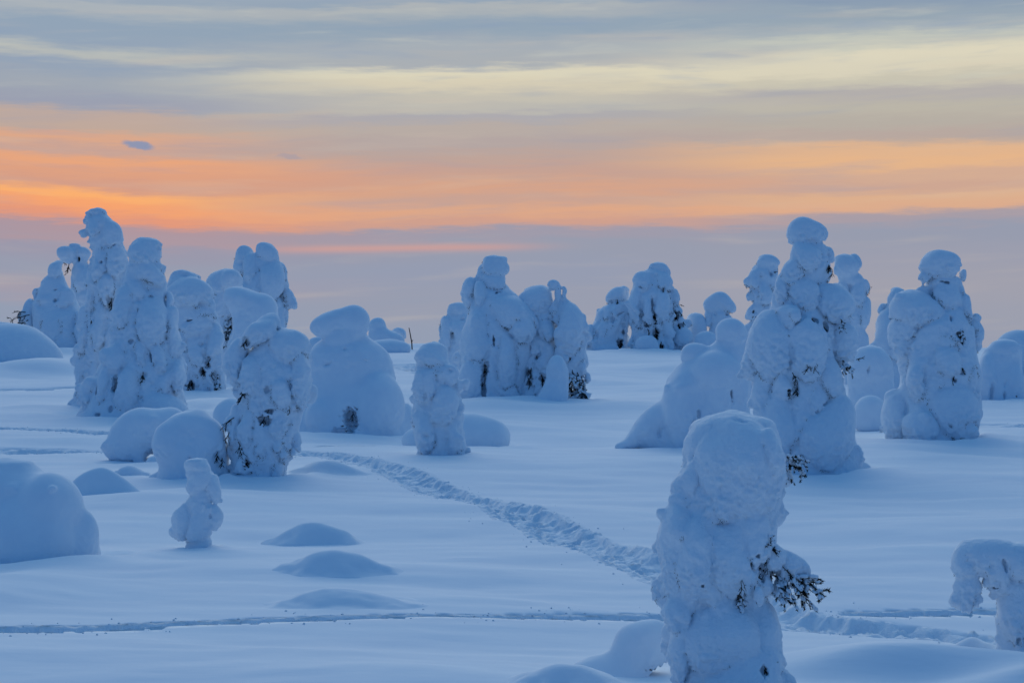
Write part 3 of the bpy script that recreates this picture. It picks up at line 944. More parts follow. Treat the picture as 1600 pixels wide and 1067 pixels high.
tree('slanting smooth snow slab of a tree beside the round-topped one', b=(400, 596), top=449, k=8, rough=0.5, lumps=6,
     p=[(456, 352, 390), (465, 352, 414), (480, 358, 428), (500, 364, 436), (530, 362, 440), (596, 360, 445)],
     lobes=[(392, 473, 42, 20, 5, -14), (380, 512, 15, 24), (412, 500, 24, 40)], soft=True)
tree('tall double-headed snowy spruce behind the slanting slab tree', b=(415, 572), top=378, k=5, rough=0.6, lumps=12, dd=2.0,
     p=[(386, 398, 424), (396, 393, 432), (410, 388, 432), (420, 384, 432), (435, 378, 440), (455, 372, 445), (475, 370, 447), (500, 385, 447), (575, 380, 450)],
     lobes=[(415, 397, 19, 19, 6), (382, 402, 15, 17, -5), (376, 420, 11, 13, -5), (392, 425, 14, 30), (440, 440, 11, 30, -4), (450, 467, 13, 16, -2), (422, 442, 23, 36), (443, 497, 8, 18, -2)],
     caves=[(406, 420, 2.5, 4)])
tree('gnarled clumpy spruce with dark twigs hanging in front of the mushroom-shaped snow tree', b=(408, 752), top=512, lumps=46, lump=(5, 11),
     p=[(524, 412, 456), (534, 400, 472), (550, 388, 483), (580, 374, 487), (610, 372, 483), (630, 372, 478), (650, 370, 474), (680, 366, 465), (710, 362, 455), (735, 360, 446), (757, 352, 450)],
     lobes=[(420, 505, 19, 17, 6), (402, 522, 34, 17, 20, 42), (371, 566, 20, 38, 10), (450, 545, 35, 32), (397, 590, 22, 34), (400, 638, 15, 19), (438, 615, 20, 23), (435, 661, 20, 24), (470, 592, 16, 52), (371, 668, 13, 36), (388, 676, 15, 30),
            (405, 706, 12, 15), (432, 697, 11, 9), (439, 710, 10, 8), (461, 690, 11, 16), (402, 736, 11, 24), (455, 709, 6, 7), (430, 735, 12, 22), (385, 735, 16, 20)],
     caves=[(412, 655, 12, 9), (452, 642, 6, 6), (416, 607, 4, 7), (430, 703, 5, 2), (384, 724, 5, 10), (420, 640, 9, 5), (360, 700, 4, 10), (384, 535, 5, 9, 30), (366, 610, 5, 4), (452, 702, 4, 2)],
     sprays=[(376, 598, 18, -75, 'n'), (381, 610, 18, -110, 'n'), (366, 652, 26, 215, 't'), (362, 668, 22, -115, 't'), (372, 690, 26, -70, 't'), (378, 700, 24, -90, 'n'), (352, 705, 14, -95, 'n')])
snow_body(SAP, 'snow-bent sapling arching to the ground beside the clumpy spruce', T, b=(225, 722), k=14, rough=0.6, lumps=10, soft=True, trunk=False, back=0.6, dd=1.2,
          lobes=[(232, 668, 50, 32, 0), (203, 690, 34, 34, 4), (190, 704, 22, 18, 4), (268, 678, 30, 40, -4)], caves=[(246, 708, 16, 12)], fill=False)
tree('humped snow-covered bush with hollow side leaning against the clumpy spruce', name=BOSS, cat='snowy bush', b=(298, 752), top=643, k=12, rough=0.6, lumps=12, soft=True, trunk=False,
     p=[(655, 268, 318), (668, 252, 332), (690, 240, 345), (700, 240, 352), (715, 246, 356), (730, 250, 358), (754, 244, 362)],
     lobes=[(302, 668, 40, 24), (266, 690, 27, 30), (313, 650, 14, 9, 0), (330, 690, 22, 30)], caves=[(298, 716, 4, 3), (340, 716, 4, 13), (349, 722, 3, 9), (346, 745, 4, 5)],
     sprays=[(340, 706, 14, -95, 'n'), (347, 715, 12, -90, 'n')])
snow_body('snow_mound', 'smooth snow dome peeking between humped bush and clumpy spruce', 'snow mound', b=(362, 668), k=10, rough=0.2, lumps=0, soft=True, lobes=[(366, 652, 33, 30, 0)], trunk=False)
snow_body('snow_mound', 'big round snow dome with a dark slit at the picture edge below the cone-shaped tree', 'snow mound', b=(26, 563), k=12, rough=0.2, lumps=0, soft=True, lobes=[(22, 566, 66, 61, 0), (62, 566, 34, 34, 0)], caves=[(42, 548, 2.5, 8, 15)], trunk=False, back=0.5)
snow_body('snow_mound', 'snow dome half hidden behind the big round dome at the picture edge', 'snow mound', b=(4, 556), k=12, rough=0.2, lumps=0, soft=True, lobes=[(0, 548, 50, 46, 0)], trunk=False, back=0.5, dd=3)
mound('snow_mound', 'farthest low snow hump at the picture edge behind two domes', -2, 550, 24, 24, 48, cat='snow mound')
tree('massive smooth snow-buried tree cut by the picture edge in the foreground', b=(50, 882), top=715, k=13, rough=0.35, lumps=4, soft=True, dr=0.75,
     p=[(724, -35, 52), (735, -45, 66), (748, -50, 90), (765, -56, 108), (785, -60, 122), (800, -62, 132), (830, -66, 146), (860, -68, 154), (890, -70, 161)],
     lobes=[(76, 800, 54, 62), (132, 842, 22, 42), (40, 840, 80, 60)], fill=False, trunk=False)
mound('snow_mound', 'soft drift tailing off behind the massive buried tree', 150, 785, 64, 84, 44, 0.5, 1.5)
tree('little snowman-like sapling with two round arms on the open snow', name='snow_covered_sapling', b=(310, 851), top=716, k=7, rough=0.5, lumps=10, lump=(3, 6), hpx=2.0, back=0.4, fringe=0.0,
     p=[(722, 296, 325), (735, 289, 332), (760, 291, 333), (775, 293, 332), (785, 292, 331), (800, 291, 332), (820, 292, 332), (840, 292, 330), (853, 290, 331)],
     lobes=[(311, 733, 22, 17, 2), (308, 756, 22, 23, 4), (331, 764, 15, 22, 2), (288, 815, 20, 31, 2, -14), (333, 811, 17, 21, 4), (312, 826, 22, 28)], caves=[(330, 808, 2, 5), (288, 846, 4, 4)])
mound('snow_mound', 'topmost of three low humps on the open snow', 488, 846, 86, 100, 35, 0.5, 1.7)
mound('snow_mound', 'middle one of three low humps on the open snow', 522, 913, 104, 130, 35, 0.5, 1.9)
mound('snow_mound', 'lowest and faintest of three low humps on the open snow', 520, 964, 150, 210, 27, 0.5, 3.2)
mound('snow_mound', 'pointed little drift at the foot of the clumpy spruce', 512, 748, 70, 80, 20, 0.6, 2.2)
snow_body('snow_mound', 'small crusty snow lump in front of the bent sapling', 'snow mound', b=(208, 748), k=8, rough=0.5, lumps=3, lump=(3, 6), lobes=[(203, 742, 20, 16, 0), (225, 746, 16, 10, 0)], trunk=False, soft=True)
snow_body('snow_mound', 'small snow lump under the humped bush overhang', 'snow mound', b=(240, 724), k=8, rough=0.3, lumps=0, lobes=[(240, 722, 13, 11, 0)], trunk=False, soft=True)

# --- mushroom-shaped tree and far lumps
tree('wide smooth snow tree with a floppy mushroom hat and dark cave at its foot', b=(562, 680), top=505, k=5, rough=0.45, lumps=10, soft=True, dr=0.7, lump=(5, 9),
     p=[(520, 516, 571), (530, 504, 581), (541, 491, 597), (550, 484, 606), (565, 479, 613), (580, 478, 616), (600, 472, 619), (620, 464, 625), (640, 455, 635), (660, 448, 645), (684, 440, 655)],
     lobes=[(521, 504, 38, 21, 12, 17), (549, 507, 29, 30, 10), (536, 530, 30, 24, 14), (498, 513, 13, 9, 12, 15), (500, 655, 22, 30), (590, 640, 42, 60), (636, 662, 14, 34, 4)],
     caves=[(548, 656, 14, 22), (512, 568, 7, 2, 25), (572, 564, 5, 2, -20), (541, 546, 3, 3), (530, 672, 12, 6), (546, 676, 8, 4)],
     sprays=[(552, 642, 14, -90, 'f'), (541, 668, 8, -90, 'n')], fill=False)
snow_body(BOSS, 'distant snow-covered bush with a nodding head behind the mushroom-hat tree', 'snowy bush', b=(594, 547), k=6, rough=0.3, lumps=0, soft=True, lobes=[(588, 509, 14, 14, 0), (592, 530, 18, 18, 0), (610, 530, 24, 13, 0, -20)], trunk=False)
snow_body(BOSS, 'distant round snow ball of a bush beside the lone stick', 'snowy bush', b=(622, 547), k=4, rough=0.3, lumps=3, lump=(2, 4), soft=True, lobes=[(622, 521, 12, 10, 0), (622, 534, 8, 12, 0)], trunk=False, dd=2)
snow_body('snow_mound', 'low distant snow swell before the nodding bush', 'snow mound', b=(600, 549), k=6, rough=0.1, lumps=0, soft=True, lobes=[(602, 546, 40, 17, 0)], trunk=False, back=0.2)
snow_body('snow_mound', 'tiny distant snow swell between clumpy spruce and mushroom-hat tree', 'snow mound', b=(497, 549), k=6, rough=0.1, lumps=0, soft=True, lobes=[(497, 540, 18, 14, 0)], trunk=False)


def stick():
    d = depth_at(547); s = d / F
    base = at(644, 540, d)
    pts = [at(644, 548, d), at(643.4, 535, d), at(642, 528, d), at(640.6, 520, d), at(639, 512, d)]
    v, f = tube(pts, [1.1 * s, 1.0 * s, 0.9 * s, 0.8 * s, 0.6 * s], 6)
    o2 = len(v)
    v2, f2 = tube([at(643.4, 534, d), at(645.5, 531, d)], [0.6 * s, 0.4 * s], 5)
    v += v2; f += [tuple(o2 + a for a in q) for q in f2]
    o = link_mesh('dead_stick', np.array(v) - base, f, M_BARK); o.location = base
    tag(o, 'lone dark stick poking out of the snow on the skyline', 'stick')


stick()
tree('column-shaped snowy spruce standing alone beside the trodden path', b=(688, 717), top=536, lumps=46, lump=(4, 10), k=4, hpx=2.2, back=0.5, fringe=0.3,
     p=[(546, 655, 700), (560, 650, 706), (575, 648, 707), (590, 647, 714), (610, 646, 719), (630, 647, 721), (660, 648, 724), (690, 648, 726), (705, 649, 727), (722, 648, 729)],
     lobes=[(678, 561, 28, 25, 3), (701, 592, 14, 20), (714, 606, 8, 15), (668, 606, 20, 32), (692, 642, 26, 40), (656, 602, 10, 28), (722, 704, 7, 10, 0), (665, 680, 18, 36), (705, 690, 16, 30)],
     caves=[(703, 579, 4, 2.5), (714, 612, 3, 4), (667, 680, 3, 4)])
snow_body('snow_mound', 'long flat-topped snow hummock behind the column-shaped spruce', 'snow mound', b=(715, 697), k=14, rough=0.2, lumps=0, soft=True, lobes=[(742, 684, 56, 38, 0), (690, 690, 62, 34, 0)], trunk=False, back=0.6)

# --- middle group
tree('stubby lumpy snow tree tucked behind the big hooded tree', b=(712, 608), top=472, k=4, lumps=20, rough=0.7, dd=1.0,
     p=[(480, 702, 728), (490, 696, 738), (510, 694, 740), (530, 689, 740), (550, 687, 740), (608, 690, 745)],
     lobes=[(716, 489, 20, 17, 3), (698, 524, 11, 32), (691, 520, 6, 14, 0), (724, 525, 14, 34)], caves=[(724, 498, 5, 2), (728, 511, 2.5, 4)])
tree('big hooded snow tree with bowed head and sloping shoulders at the picture middle', b=(772, 628), top=398, k=4.5, lumps=18, rough=0.7,
     p=[(407, 754, 794), (416, 748, 795), (430, 745, 792), (440, 742, 790), (450, 738, 796), (460, 732, 806), (475, 730, 818), (490, 730, 828), (505, 728, 836), (520, 724, 838), (550, 720, 834), (580, 714, 822), (605, 710, 820), (634, 704, 824)],
     lobes=[(772, 419, 24, 21, 4), (770, 442, 23, 20), (735, 462, 14, 28, 0), (749, 464, 11, 24), (800, 494, 46, 28, None, -40), (744, 532, 25, 54, None, -12), (790, 566, 18, 52), (735, 600, 27, 44), (816, 516, 23, 24), (782, 614, 32, 20), (819, 622, 8, 13)],
     caves=[(757, 571, 8, 10), (757, 600, 5, 26), (772, 530, 2.5, 12), (801, 526, 6, 3, -25), (826, 532, 4, 7), (773, 457, 9, 2), (733, 566, 5, 3, -35)])
tree('crusty snow tree with round cap and dark needle gaps beside the big hooded tree', b=(845, 630), top=447, k=4, lumps=44, lump=(4, 9), dd=1.0,
     p=[(456, 818, 858), (466, 812, 868), (480, 812, 871), (500, 818, 872), (520, 822, 868), (550, 822, 870), (580, 815, 872), (610, 812, 880), (634, 806, 886)],
     lobes=[(840, 475, 30, 28, 4), (852, 516, 20, 22), (836, 545, 17, 14), (830, 572, 13, 18), (850, 576, 18, 20), (838, 602, 13, 13), (816, 592, 10, 16), (843, 614, 10, 13)],
     caves=[(823, 542, 5, 10), (838, 560, 4, 5), (826, 582, 6, 6), (848, 592, 5, 6), (857, 604, 6, 9), (812, 564, 4, 5), (842, 556, 4, 4), (830, 600, 5, 4)],
     sprays=[(824, 540, 14, -80, 'n'), (838, 556, 14, -70, 'n'), (830, 575, 16, -95, 'f'), (846, 585, 16, -80, 'n'), (825, 590, 14, -80, 'f'), (812, 555, 12, -90, 'f'), (853, 600, 14, -100, 'n')])
tree('pointed snow tree with bare dark needled foot and knobbed tip in the middle group', b=(893, 629), top=458, k=4, lumps=24, lump=(4, 9), dd=0.4,
     p=[(470, 876, 890), (480, 873, 899), (500, 870, 908), (520, 870, 914), (545, 870, 917), (570, 876, 918), (590, 884, 918), (610, 888, 916), (634, 884, 920)],
     lobes=[(864, 444, 10, 9, 0), (873, 464, 7, 20, 0), (882, 462, 6, 15, 0), (890, 520, 22, 46, 10), (908, 578, 12, 22), (918, 592, 6, 10, 0), (880, 552, 12, 18)],
     caves=[(898, 600, 15, 14), (890, 612, 10, 12), (905, 615, 9, 9), (891, 562, 4, 5)],
     sprays=[(886, 583, 26, -85, 'n'), (894, 578, 30, -90, 'n'), (902, 582, 30, -80, 'n'), (908, 588, 28, -85, 'n'), (890, 594, 26, -90, 'n'), (912, 598, 22, -100, 'n'), (900, 596, 26, -75, 'f'), (891, 560, 10, -80, 'n')])
tree('small smooth pointed snow cone before the crusty and dark-footed trees', name='snow_covered_sapling', b=(864, 633), top=554, k=8, rough=0.3, lumps=0, soft=True, trunk=False,
     p=[(563, 861, 879), (574, 856, 888), (590, 854, 889), (610, 843, 887), (636, 828, 887)], lobes=[(872, 576, 14, 18)])

# --- far group on the skyline
tree('distant leaning snow tree with dark tufts at the skyline', b=(948, 548), top=448, lumps=22, lump=(3, 7), hpx=2.0, dd=1,
     p=[(456, 966, 982), (465, 956, 984), (480, 940, 984), (495, 928, 982), (510, 920, 982), (530, 915, 985), (550, 911, 988)],
     lobes=[(964, 466, 18, 18), (930, 510, 9, 26, 3, -25), (922, 525, 9, 20), (945, 500, 12, 26, 6, -25), (952, 530, 20, 36, 8, -15), (978, 510, 7, 22)],
     caves=[(957, 498, 4, 6), (971, 537, 6, 9), (934, 522, 2, 8), (968, 490, 7, 2, 25), (974, 520, 3, 6)],
     sprays=[(964, 468, 10, -80, 'n'), (975, 462, 10, -120, 'n'), (970, 532, 12, -90, 'n'), (966, 540, 8, -90, 'n')])
tree('distant draped snow tree with curtain-like folds, tallest on the far skyline', b=(1016, 548), top=410, lumps=26, lump=(3, 7), hpx=2.0,
     p=[(418, 1013, 1045), (426, 1003, 1050), (440, 992, 1051), (455, 986, 1050), (470, 983, 1052), (490, 983, 1052), (520, 984, 1052), (550, 984, 1056)],
     lobes=[(1030, 424, 20, 14, 3), (1005, 446, 18, 20), (1035, 442, 17, 17), (995, 482, 12, 36), (1013, 488, 10, 30), (1035, 480, 14, 28), (1040, 520, 12, 28), (990, 528, 9, 24), (1016, 520, 11, 14)],
     caves=[(1021, 478, 3, 12), (1023, 498, 5, 12), (1025, 524, 5, 10), (1034, 541, 5, 6), (1010, 510, 6, 2), (1004, 450, 8, 1.6), (1036, 453, 4, 3)],
     sprays=[(1022, 490, 14, -90, 'n'), (1024, 512, 14, -85, 'n'), (1033, 534, 12, -90, 'n'), (1012, 514, 8, -70, 'n'), (1036, 450, 7, -90, 'n')])
tree('distant snow tree with brown twigs in its side, against the draped tree', b=(1060, 548), top=451, lumps=14, lump=(3, 6), hpx=2.0, dd=0.5,
     p=[(460, 1042, 1062), (475, 1040, 1065), (495, 1046, 1066), (515, 1050, 1072), (550, 1048, 1084)],
     lobes=[(1053, 468, 12, 17, 2), (1048, 475, 9, 17), (1066, 530, 16, 20)], caves=[(1056, 494, 6, 9), (1062, 510, 7, 5)],
     sprays=[(1055, 485, 12, -80, 'n'), (1061, 486, 9, -60, 't'), (1054, 500, 16, -85, 'f'), (1068, 503, 14, -95, 'f'), (1063, 476, 5, -20, 'n')])
snow_body('snow_mound', 'small distant snow boss at the foot of the draped tree', 'snow mound', b=(1012, 549), k=4, rough=0.2, lumps=0, soft=True, lobes=[(1010, 537, 18, 13, 0), (1016, 545, 16, 8, 0)], trunk=False, hpx=2)
tree('distant smooth round snow bush between twiggy tree and capped tree', name=BOSS, cat='snowy bush', b=(1086, 547), top=488, k=6, rough=0.3, lumps=3, lump=(3, 5), soft=True, trunk=False, hpx=2,
     p=[(497, 1074, 1097), (510, 1070, 1102), (548, 1066, 1112)], lobes=[(1088, 508, 16, 19)])
snow_body('snow_mound', 'distant flat snow cushion below the capped tree', 'snow mound', b=(1103, 549), k=4, rough=0.2, lumps=0, soft=True, lobes=[(1103, 533, 19, 16, 0)], trunk=False, hpx=2)
tree('distant capped snow tree like a bell with one dark eye', b=(1124, 547), top=468, k=3.5, rough=0.5, lumps=6, lump=(3, 6), hpx=2,
     p=[(480, 1104, 1144), (495, 1101, 1144), (510, 1105, 1140), (548, 1106, 1140)], lobes=[(1124, 479, 26, 19, 4), (1108, 500, 9, 16)], caves=[(1117, 494, 2.5, 3), (1134, 493, 5, 2)],
     sprays=[(1117, 492, 6, -90, 'n')])

# --- group round the tall double tree
tree('bulky round-headed snow figure with a trailing skirt beside the tall stacked tree', b=(1105, 702), top=522, k=7, rough=0.5, lumps=10, soft=True, dr=0.7,
     p=[(534, 1122, 1162), (545, 1100, 1165), (556, 1078, 1165), (570, 1058, 1167), (590, 1043, 1170), (610, 1038, 1170), (640, 1036, 1172), (670, 1034, 1172), (706, 1026, 1174)],
     lobes=[(1144, 521, 25, 25, 6), (1140, 550, 26, 20, 6), (1086, 553, 24, 18, 8), (1066, 640, 30, 62), (1120, 618, 26, 46), (1156, 612, 15, 42), (1014, 664, 20, 52, -2, -44), (992, 692, 32, 10, 0, 12), (1022, 684, 26, 26, 2), (1120, 585, 40, 36)],
     caves=[(1093, 648, 3, 10), (1030, 676, 4, 9), (1142, 615, 2, 16, 10), (1086, 660, 4, 5)])
snow_body('snow_mound', 'snow hummock glimpsed between the bulky figure and the tall stacked tree', 'snow mound', b=(1172, 628), k=6, rough=0.3, lumps=3, lump=(4, 7), soft=True, lobes=[(1172, 596, 18, 36, 0)], trunk=False)
tree('slender snow tree with jutting lumps behind the tall stacked tree', b=(1192, 565), top=398, k=3.5, lumps=20, lump=(4, 8), rough=0.7, dd=1,
     p=[(406, 1184, 1212), (415, 1177, 1219), (430, 1174, 1218), (445, 1173, 1214), (460, 1168, 1208), (475, 1174, 1205), (495, 1170, 1200), (568, 1160, 1200)],
     lobes=[(1200, 414, 20, 16, 4), (1184, 440, 12, 18), (1173, 463, 10, 9, 2), (1176, 492, 11, 13, 2), (1195, 462, 13, 20)],
     caves=[(1192, 468, 2.5, 6), (1176, 488, 3, 5), (1206, 430, 4, 4)], sprays=[(1178, 484, 10, -95, 'n'), (1208, 426, 8, 20, 't'), (1174, 510, 9, -90, 'n')])
tree('tall stacked snow tree of many lobes with a capped head and dark hanging twigs', b=(1262, 740), top=354, k=4, lumps=40, lump=(5, 12),
     p=[(386, 1236, 1290), (400, 1235, 1296), (420, 1230, 1298), (440, 1216, 1290), (455, 1209, 1290), (475, 1208, 1292), (490, 1202, 1300), (510, 1187, 1305), (530, 1176, 1308), (550, 1168, 1310), (575, 1174, 1312), (600, 1178, 1316), (630, 1176, 1324), (660, 1180, 1330), (700, 1190, 1340), (725, 1190, 1347), (746, 1184, 1354)],
     lobes=[(1260, 366, 33, 25, 4), (1258, 402, 26, 26), (1294, 404, 9, 17, 0), (1238, 428, 20, 26), (1226, 450, 16, 30), (1256, 462, 28, 32), (1300, 473, 33, 32, 16), (1208, 540, 38, 58), (1258, 548, 36, 58), (1184, 556, 24, 44, 6), (1232, 500, 26, 26),
            (1312, 540, 27, 40, 4), (1194, 624, 20, 46), (1222, 612, 18, 26), (1292, 600, 22, 48), (1216, 668, 26, 60), (1292, 682, 50, 66), (1272, 632, 22, 30), (1312, 498, 20, 12, 12)],
     caves=[(1272, 447, 5, 4), (1270, 501, 6, 8, -35), (1287, 512, 6, 12, -25), (1250, 491, 8, 3, -10), (1240, 588, 4, 8), (1245, 604, 3, 11), (1232, 612, 4, 6), (1277, 641, 4, 3, 40), (1253, 690, 2.5, 14), (1203, 616, 3, 9), (1290, 628, 10, 1.6, 20), (1305, 556, 3, 5)],
     sprays=[(1292, 408, 16, -70, 'n'), (1298, 418, 14, -85, 't'), (1311, 494, 20, -75, 'n'), (1270, 550, 28, -110, 't'), (1270, 552, 24, -80, 't'), (1314, 560, 24, -40, 'n'), (1316, 562, 22, -85, 'n'), (1338, 562, 14, 20, 't'), (1238, 582, 14, -60, 'n'), (1246, 598, 16, -100, 'n'), (1232, 606, 12, -95, 'n')])
tree('round-headed snow tree with hanging lobe directly behind the tall stacked tree', b=(1334, 600), top=396, k=4, rough=0.6, lumps=14, lump=(4, 9), dd=1,
     p=[(404, 1306, 1338), (415, 1303, 1344), (430, 1306, 1344), (445, 1318, 1350), (465, 1320, 1355), (485, 1325, 1362), (500, 1325, 1363), (515, 1330, 1358), (604, 1318, 1352)],
     lobes=[(1322, 418, 22, 20, 5), (1335, 412, 11, 16, -3), (1340, 460, 15, 24), (1350, 493, 14, 28, 0), (1318, 452, 13, 18)], caves=[(1336, 474, 4, 2), (1329, 450, 2, 6)])
tree('smooth snow hump tree beside the tall stacked tree', name=BOSS, cat='snowy bush', b=(1362, 660), top=541, k=9, rough=0.4, lumps=4, soft=True, trunk=False,
     p=[(549, 1342, 1378), (560, 1330, 1389), (580, 1325, 1394), (610, 1325, 1397), (662, 1322, 1400)], lobes=[(1362, 575, 32, 34)], caves=[(1359, 578, 1.6, 7, -15), (1337, 662, 5, 9)],
     sprays=[(1338, 652, 12, -85, 'n')])
snow_body('snow_mound', 'round snow ball mound between the tall stacked tree and the hooded twin tree', 'snow mound', b=(1360, 671), k=8, rough=0.2, lumps=0, soft=True, lobes=[(1361, 646, 26, 29, 0), (1361, 662, 27, 18, 0)], trunk=False)

# --- group with the helmet-headed tree
tree('rounded snow tree with a small knob behind the helmet-headed tree', b=(1398, 628), top=449, k=5, rough=0.5, lumps=8, dd=1.5,
     p=[(457, 1390, 1410), (470, 1387, 1420), (490, 1380, 1425), (505, 1369, 1430), (530, 1364, 1430), (560, 1368, 1430), (590, 1380, 1430), (630, 1380, 1432)],
     lobes=[(1380, 485, 7, 9, 0), (1402, 468, 16, 20, 3), (1384, 530, 20, 44), (1404, 530, 24, 40)])
tree('helmet-headed snow tree with a stooping lobe at its side and bulging base', b=(1460, 694), top=425, k=4, lumps=44, lump=(5, 11),
     p=[(440, 1446, 1506), (455, 1450, 1510), (470, 1452, 1512), (490, 1436, 1515), (510, 1404, 1519), (530, 1400, 1524), (560, 1405, 1529), (590, 1406, 1531), (615, 1402, 1530), (640, 1397, 1532), (665, 1396, 1530), (685, 1392, 1524), (700, 1386, 1528)],
     lobes=[(1470, 416, 32, 28, 6), (1450, 430, 16, 14, 6), (1505, 432, 7, 12, -3), (1482, 466, 25, 30), (1428, 486, 38, 36, 12), (1414, 520, 26, 40, 12), (1440, 530, 20, 34, 14), (1458, 505, 25, 40, 16, 20), (1508, 490, 11, 28), (1520, 530, 15, 30, 0), (1480, 562, 27, 34), (1430, 590, 14, 42), (1482, 640, 46, 50),
            (1402, 650, 24, 44, 6), (1440, 668, 30, 30), (1502, 670, 24, 27), (1513, 602, 14, 36), (1480, 540, 20, 18)],
     caves=[(1484, 499, 3, 7), (1500, 526, 4, 16, 25), (1502, 580, 6, 4), (1490, 595, 5, 4, 40), (1503, 687, 7, 5), (1486, 690, 3, 3), (1422, 540, 4, 3), (1480, 441, 10, 1.8), (1432, 510, 2, 9), (1420, 620, 3, 9), (1484, 665, 7, 3, -30)],
     sprays=[(1500, 572, 12, -60, 'n'), (1491, 588, 10, -110, 'n'), (1499, 512, 20, -70, 'n')])
tree('snow tree with a flat hat and two dark clefts at the picture edge', b=(1568, 625), top=529, k=5, rough=0.5, lumps=8, soft=True,
     p=[(537, 1548, 1588), (546, 1537, 1594), (560, 1531, 1595), (580, 1529, 1597), (600, 1528, 1602), (630, 1525, 1608)],
     lobes=[(1570, 548, 26, 18, 8), (1542, 590, 14, 36), (1582, 600, 18, 34)], caves=[(1552, 614, 3, 17), (1572, 600, 1.8, 8, -20), (1571, 618, 2, 7), (1588, 618, 2, 6)])
snow_body('snow_mound', 'pale round snow dome behind the flat-hatted tree at the picture edge', 'snow mound', b=(1594, 590), k=8, rough=0.2, lumps=0, soft=True, lobes=[(1592, 548, 39, 32, 0), (1600, 575, 36, 30, 0)], trunk=False, back=0.5)

# --- foreground
tree('big nearest snow tree with a rounded block head and dark snow-tipped bough sticking out', b=(1138, 1106), top=643, k=7, lumps=90, lump=(8, 20), hpx=2.5, fringe=0.25, rough=1.25, back=0.6, dr=0.8,
     p=[(668, 1078, 1212), (690, 1068, 1222), (710, 1068, 1224), (730, 1070, 1222), (745, 1064, 1222), (760, 1056, 1222), (780, 1054, 1222), (800, 1054, 1220), (830, 1046, 1214), (860, 1040, 1210), (890, 1036, 1208), (915, 1036, 1206), (935, 1042, 1200), (945, 1054, 1202), (960, 1050, 1208), (990, 1046, 1216), (1020, 1046, 1222), (1060, 1050, 1228), (1115, 1044, 1240)],
     lobes=[(1150, 732, 72, 86), (1204, 715, 20, 45), (1082, 752, 15, 34), (1072, 785, 18, 55, 0), (1060, 868, 32, 84), (1088, 872, 42, 70), (1140, 870, 46, 66), (1112, 922, 28, 24), (1170, 850, 36, 40), (1210, 873, 19, 20, 42), (1232, 884, 17, 24, 34), (1186, 905, 13, 18), (1163, 926, 13, 22),
            (1187, 930, 8, 15, 80), (1243, 914, 8, 11, 34), (1224, 928, 11, 17, 44), (1120, 1004, 66, 60), (1194, 1006, 30, 64), (1062, 1014, 18, 54), (1150, 1070, 66, 50), (1060, 960, 22, 30)],
     caves=[(1170, 880, 9, 7), (1192, 893, 8, 18), (1206, 904, 8, 12), (1155, 936, 5, 14), (1133, 957, 8, 3.5), (1196, 1048, 7, 10), (1098, 916, 6, 3), (1130, 818, 16, 3), (1180, 868, 7, 5), (1158, 660, 15, 2, -8), (1214, 706, 4, 5)],
     sprays=[(1200, 862, 34, 82, 'n'), (1196, 860, 30, -85, 't'), (1190, 884, 34, -75, 'n'), (1206, 890, 40, -60, 'n'), (1222, 884, 44, -45, 'n'), (1236, 896, 46, -30, 'n'), (1246, 902, 44, -22, 'n'), (1226, 902, 36, -70, 'n'), (1180, 904, 26, -95, 't'), (1156, 924, 32, -86, 'n'), (1154, 930, 24, -95, 'n'), (1160, 900, 30, -100, 't'), (1212, 912, 34, -50, 'n'), (1240, 912, 40, -50, 'n'),
             (1222, 712, 34, -12, 'n'), (1224, 716, 38, -30, 'n'), (1226, 722, 26, -75, 'n'), (1232, 716, 30, 5, 'n'), (1240, 722, 26, -50, 'n')])
snow_body(SAP, 'snow-bent arch of a buried sapling at the foot of the nearest tree', T, b=(1000, 1076), k=18, rough=0.4, lumps=5, soft=True, trunk=False, fill=False, back=0.5, hpx=3.0, dd=0.3,
          lobes=[(955, 1085, 78, 66, 0), (1000, 1014, 44, 44, 0), (1030, 1002, 24, 32, -6), (900, 1100, 80, 50, 0)], caves=[(1032, 1060, 30, 26), (1040, 1045, 22, 18)])
mound('snow_mound', 'soft sloping drift beside the buried arch at the bottom of the picture', 890, 1094, 130, 150, 34, 0.6, 2.6)
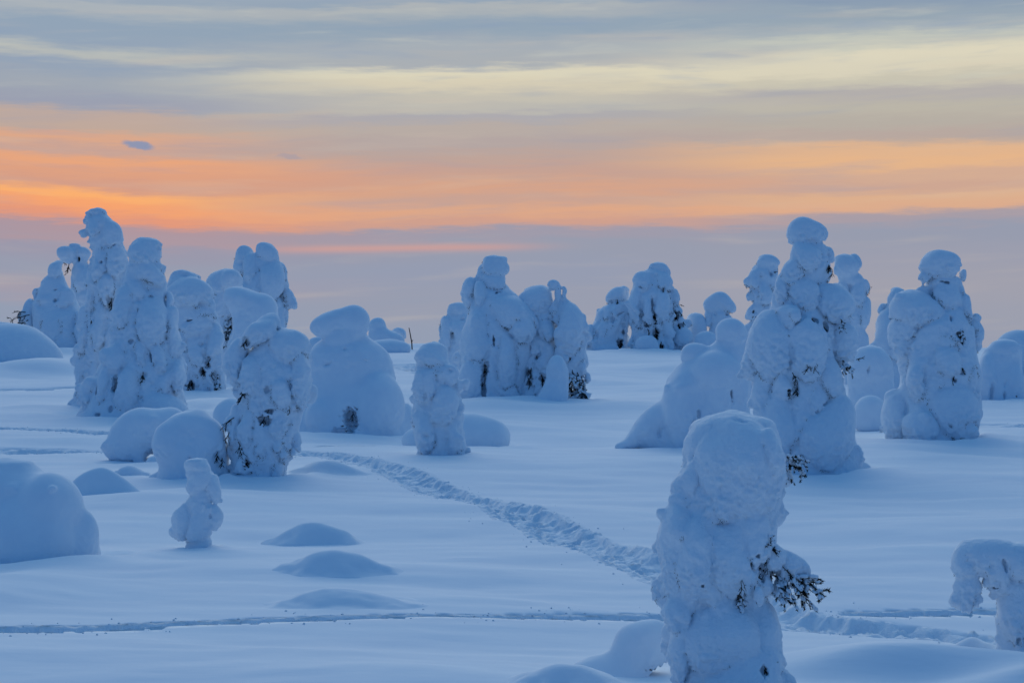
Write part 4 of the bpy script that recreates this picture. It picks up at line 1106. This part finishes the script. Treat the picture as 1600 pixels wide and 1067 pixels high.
tree('stooping snow tree with a drooping trunk-like arm cut by the picture edge', b=(1602, 1030), top=846, k=9, rough=1.0, lumps=34, lump=(6, 13), hpx=2.8, dr=0.7, back=0.4,
     p=[(858, 1565, 1655), (880, 1562, 1668), (905, 1562, 1668), (930, 1560, 1660), (960, 1555, 1652), (980, 1558, 1650), (1000, 1562, 1652), (1015, 1556, 1660), (1036, 1540, 1672)],
     lobes=[(1546, 871, 48, 33, 4), (1600, 886, 56, 36, 4), (1513, 884, 25, 30, 4), (1508, 920, 22, 30, 6), (1518, 934, 15, 18, 6), (1556, 892, 24, 34, 14), (1590, 960, 32, 50, 8), (1640, 900, 44, 60, 0)],
     caves=[(1571, 884, 4, 14, 15), (1590, 1000, 2.5, 8), (1555, 917, 5, 4)], fill=False)
mound('snow_mound', 'low snow bump under the drooping arm of the stooping tree', 1528, 1024, 52, 56, 32, 0.6, 1.1)


# ------------------------------------------------------------------ loose snow crumbs thrown out along the tracks
def crumbs():
    rng = np.random.default_rng(3)
    V, Fc = [], []
    ico = [(0, 0, 1), (1, 0, 0), (0, 1, 0), (-1, 0, 0), (0, -1, 0), (0, 0, -1)]
    tri = [(0, 1, 2), (0, 2, 3), (0, 3, 4), (0, 4, 1), (5, 2, 1), (5, 3, 2), (5, 4, 3), (5, 1, 4)]
    for (name, lab, W, hw, dep, rough), cnt in zip(TR, (220, 150, 50, 20, 20, 0, 0, 15, 0)):
        C = resample(W, 0.2)
        T_ = np.gradient(C, axis=0); T_ /= np.linalg.norm(T_, axis=1)[:, None]
        for k in range(cnt):
            i = rng.integers(0, len(C)); sd = rng.choice((-1, 1)); off = sd * hw * (0.95 + rng.exponential(0.35 if name != 'ski_track' else 0.9))
            al = rng.uniform(-0.1, 0.1)
            x = C[i, 0] - T_[i, 1] * off + T_[i, 0] * al; y = C[i, 1] + T_[i, 0] * off + T_[i, 1] * al
            r = rng.uniform(0.35, 1) ** 2 * 0.018 * (1 if y < 40 else 1.8)
            z = float(z_ground(np.array([x]), np.array([y]))[0]) + r * 0.3
            o = len(V)
            V += [(x + a * r * rng.uniform(0.7, 1.3), y + b * r * rng.uniform(0.7, 1.3), z + c * r * 0.8) for a, b, c in ico]
            Fc += [tuple(o + q for q in t) for t in tri]
    ob = link_mesh('snow_crumbs', V, Fc, M_TRAIL)
    tag(ob, 'loose crumbs of snow thrown out along the tracks', 'snow crumbs', kind='stuff')


crumbs()
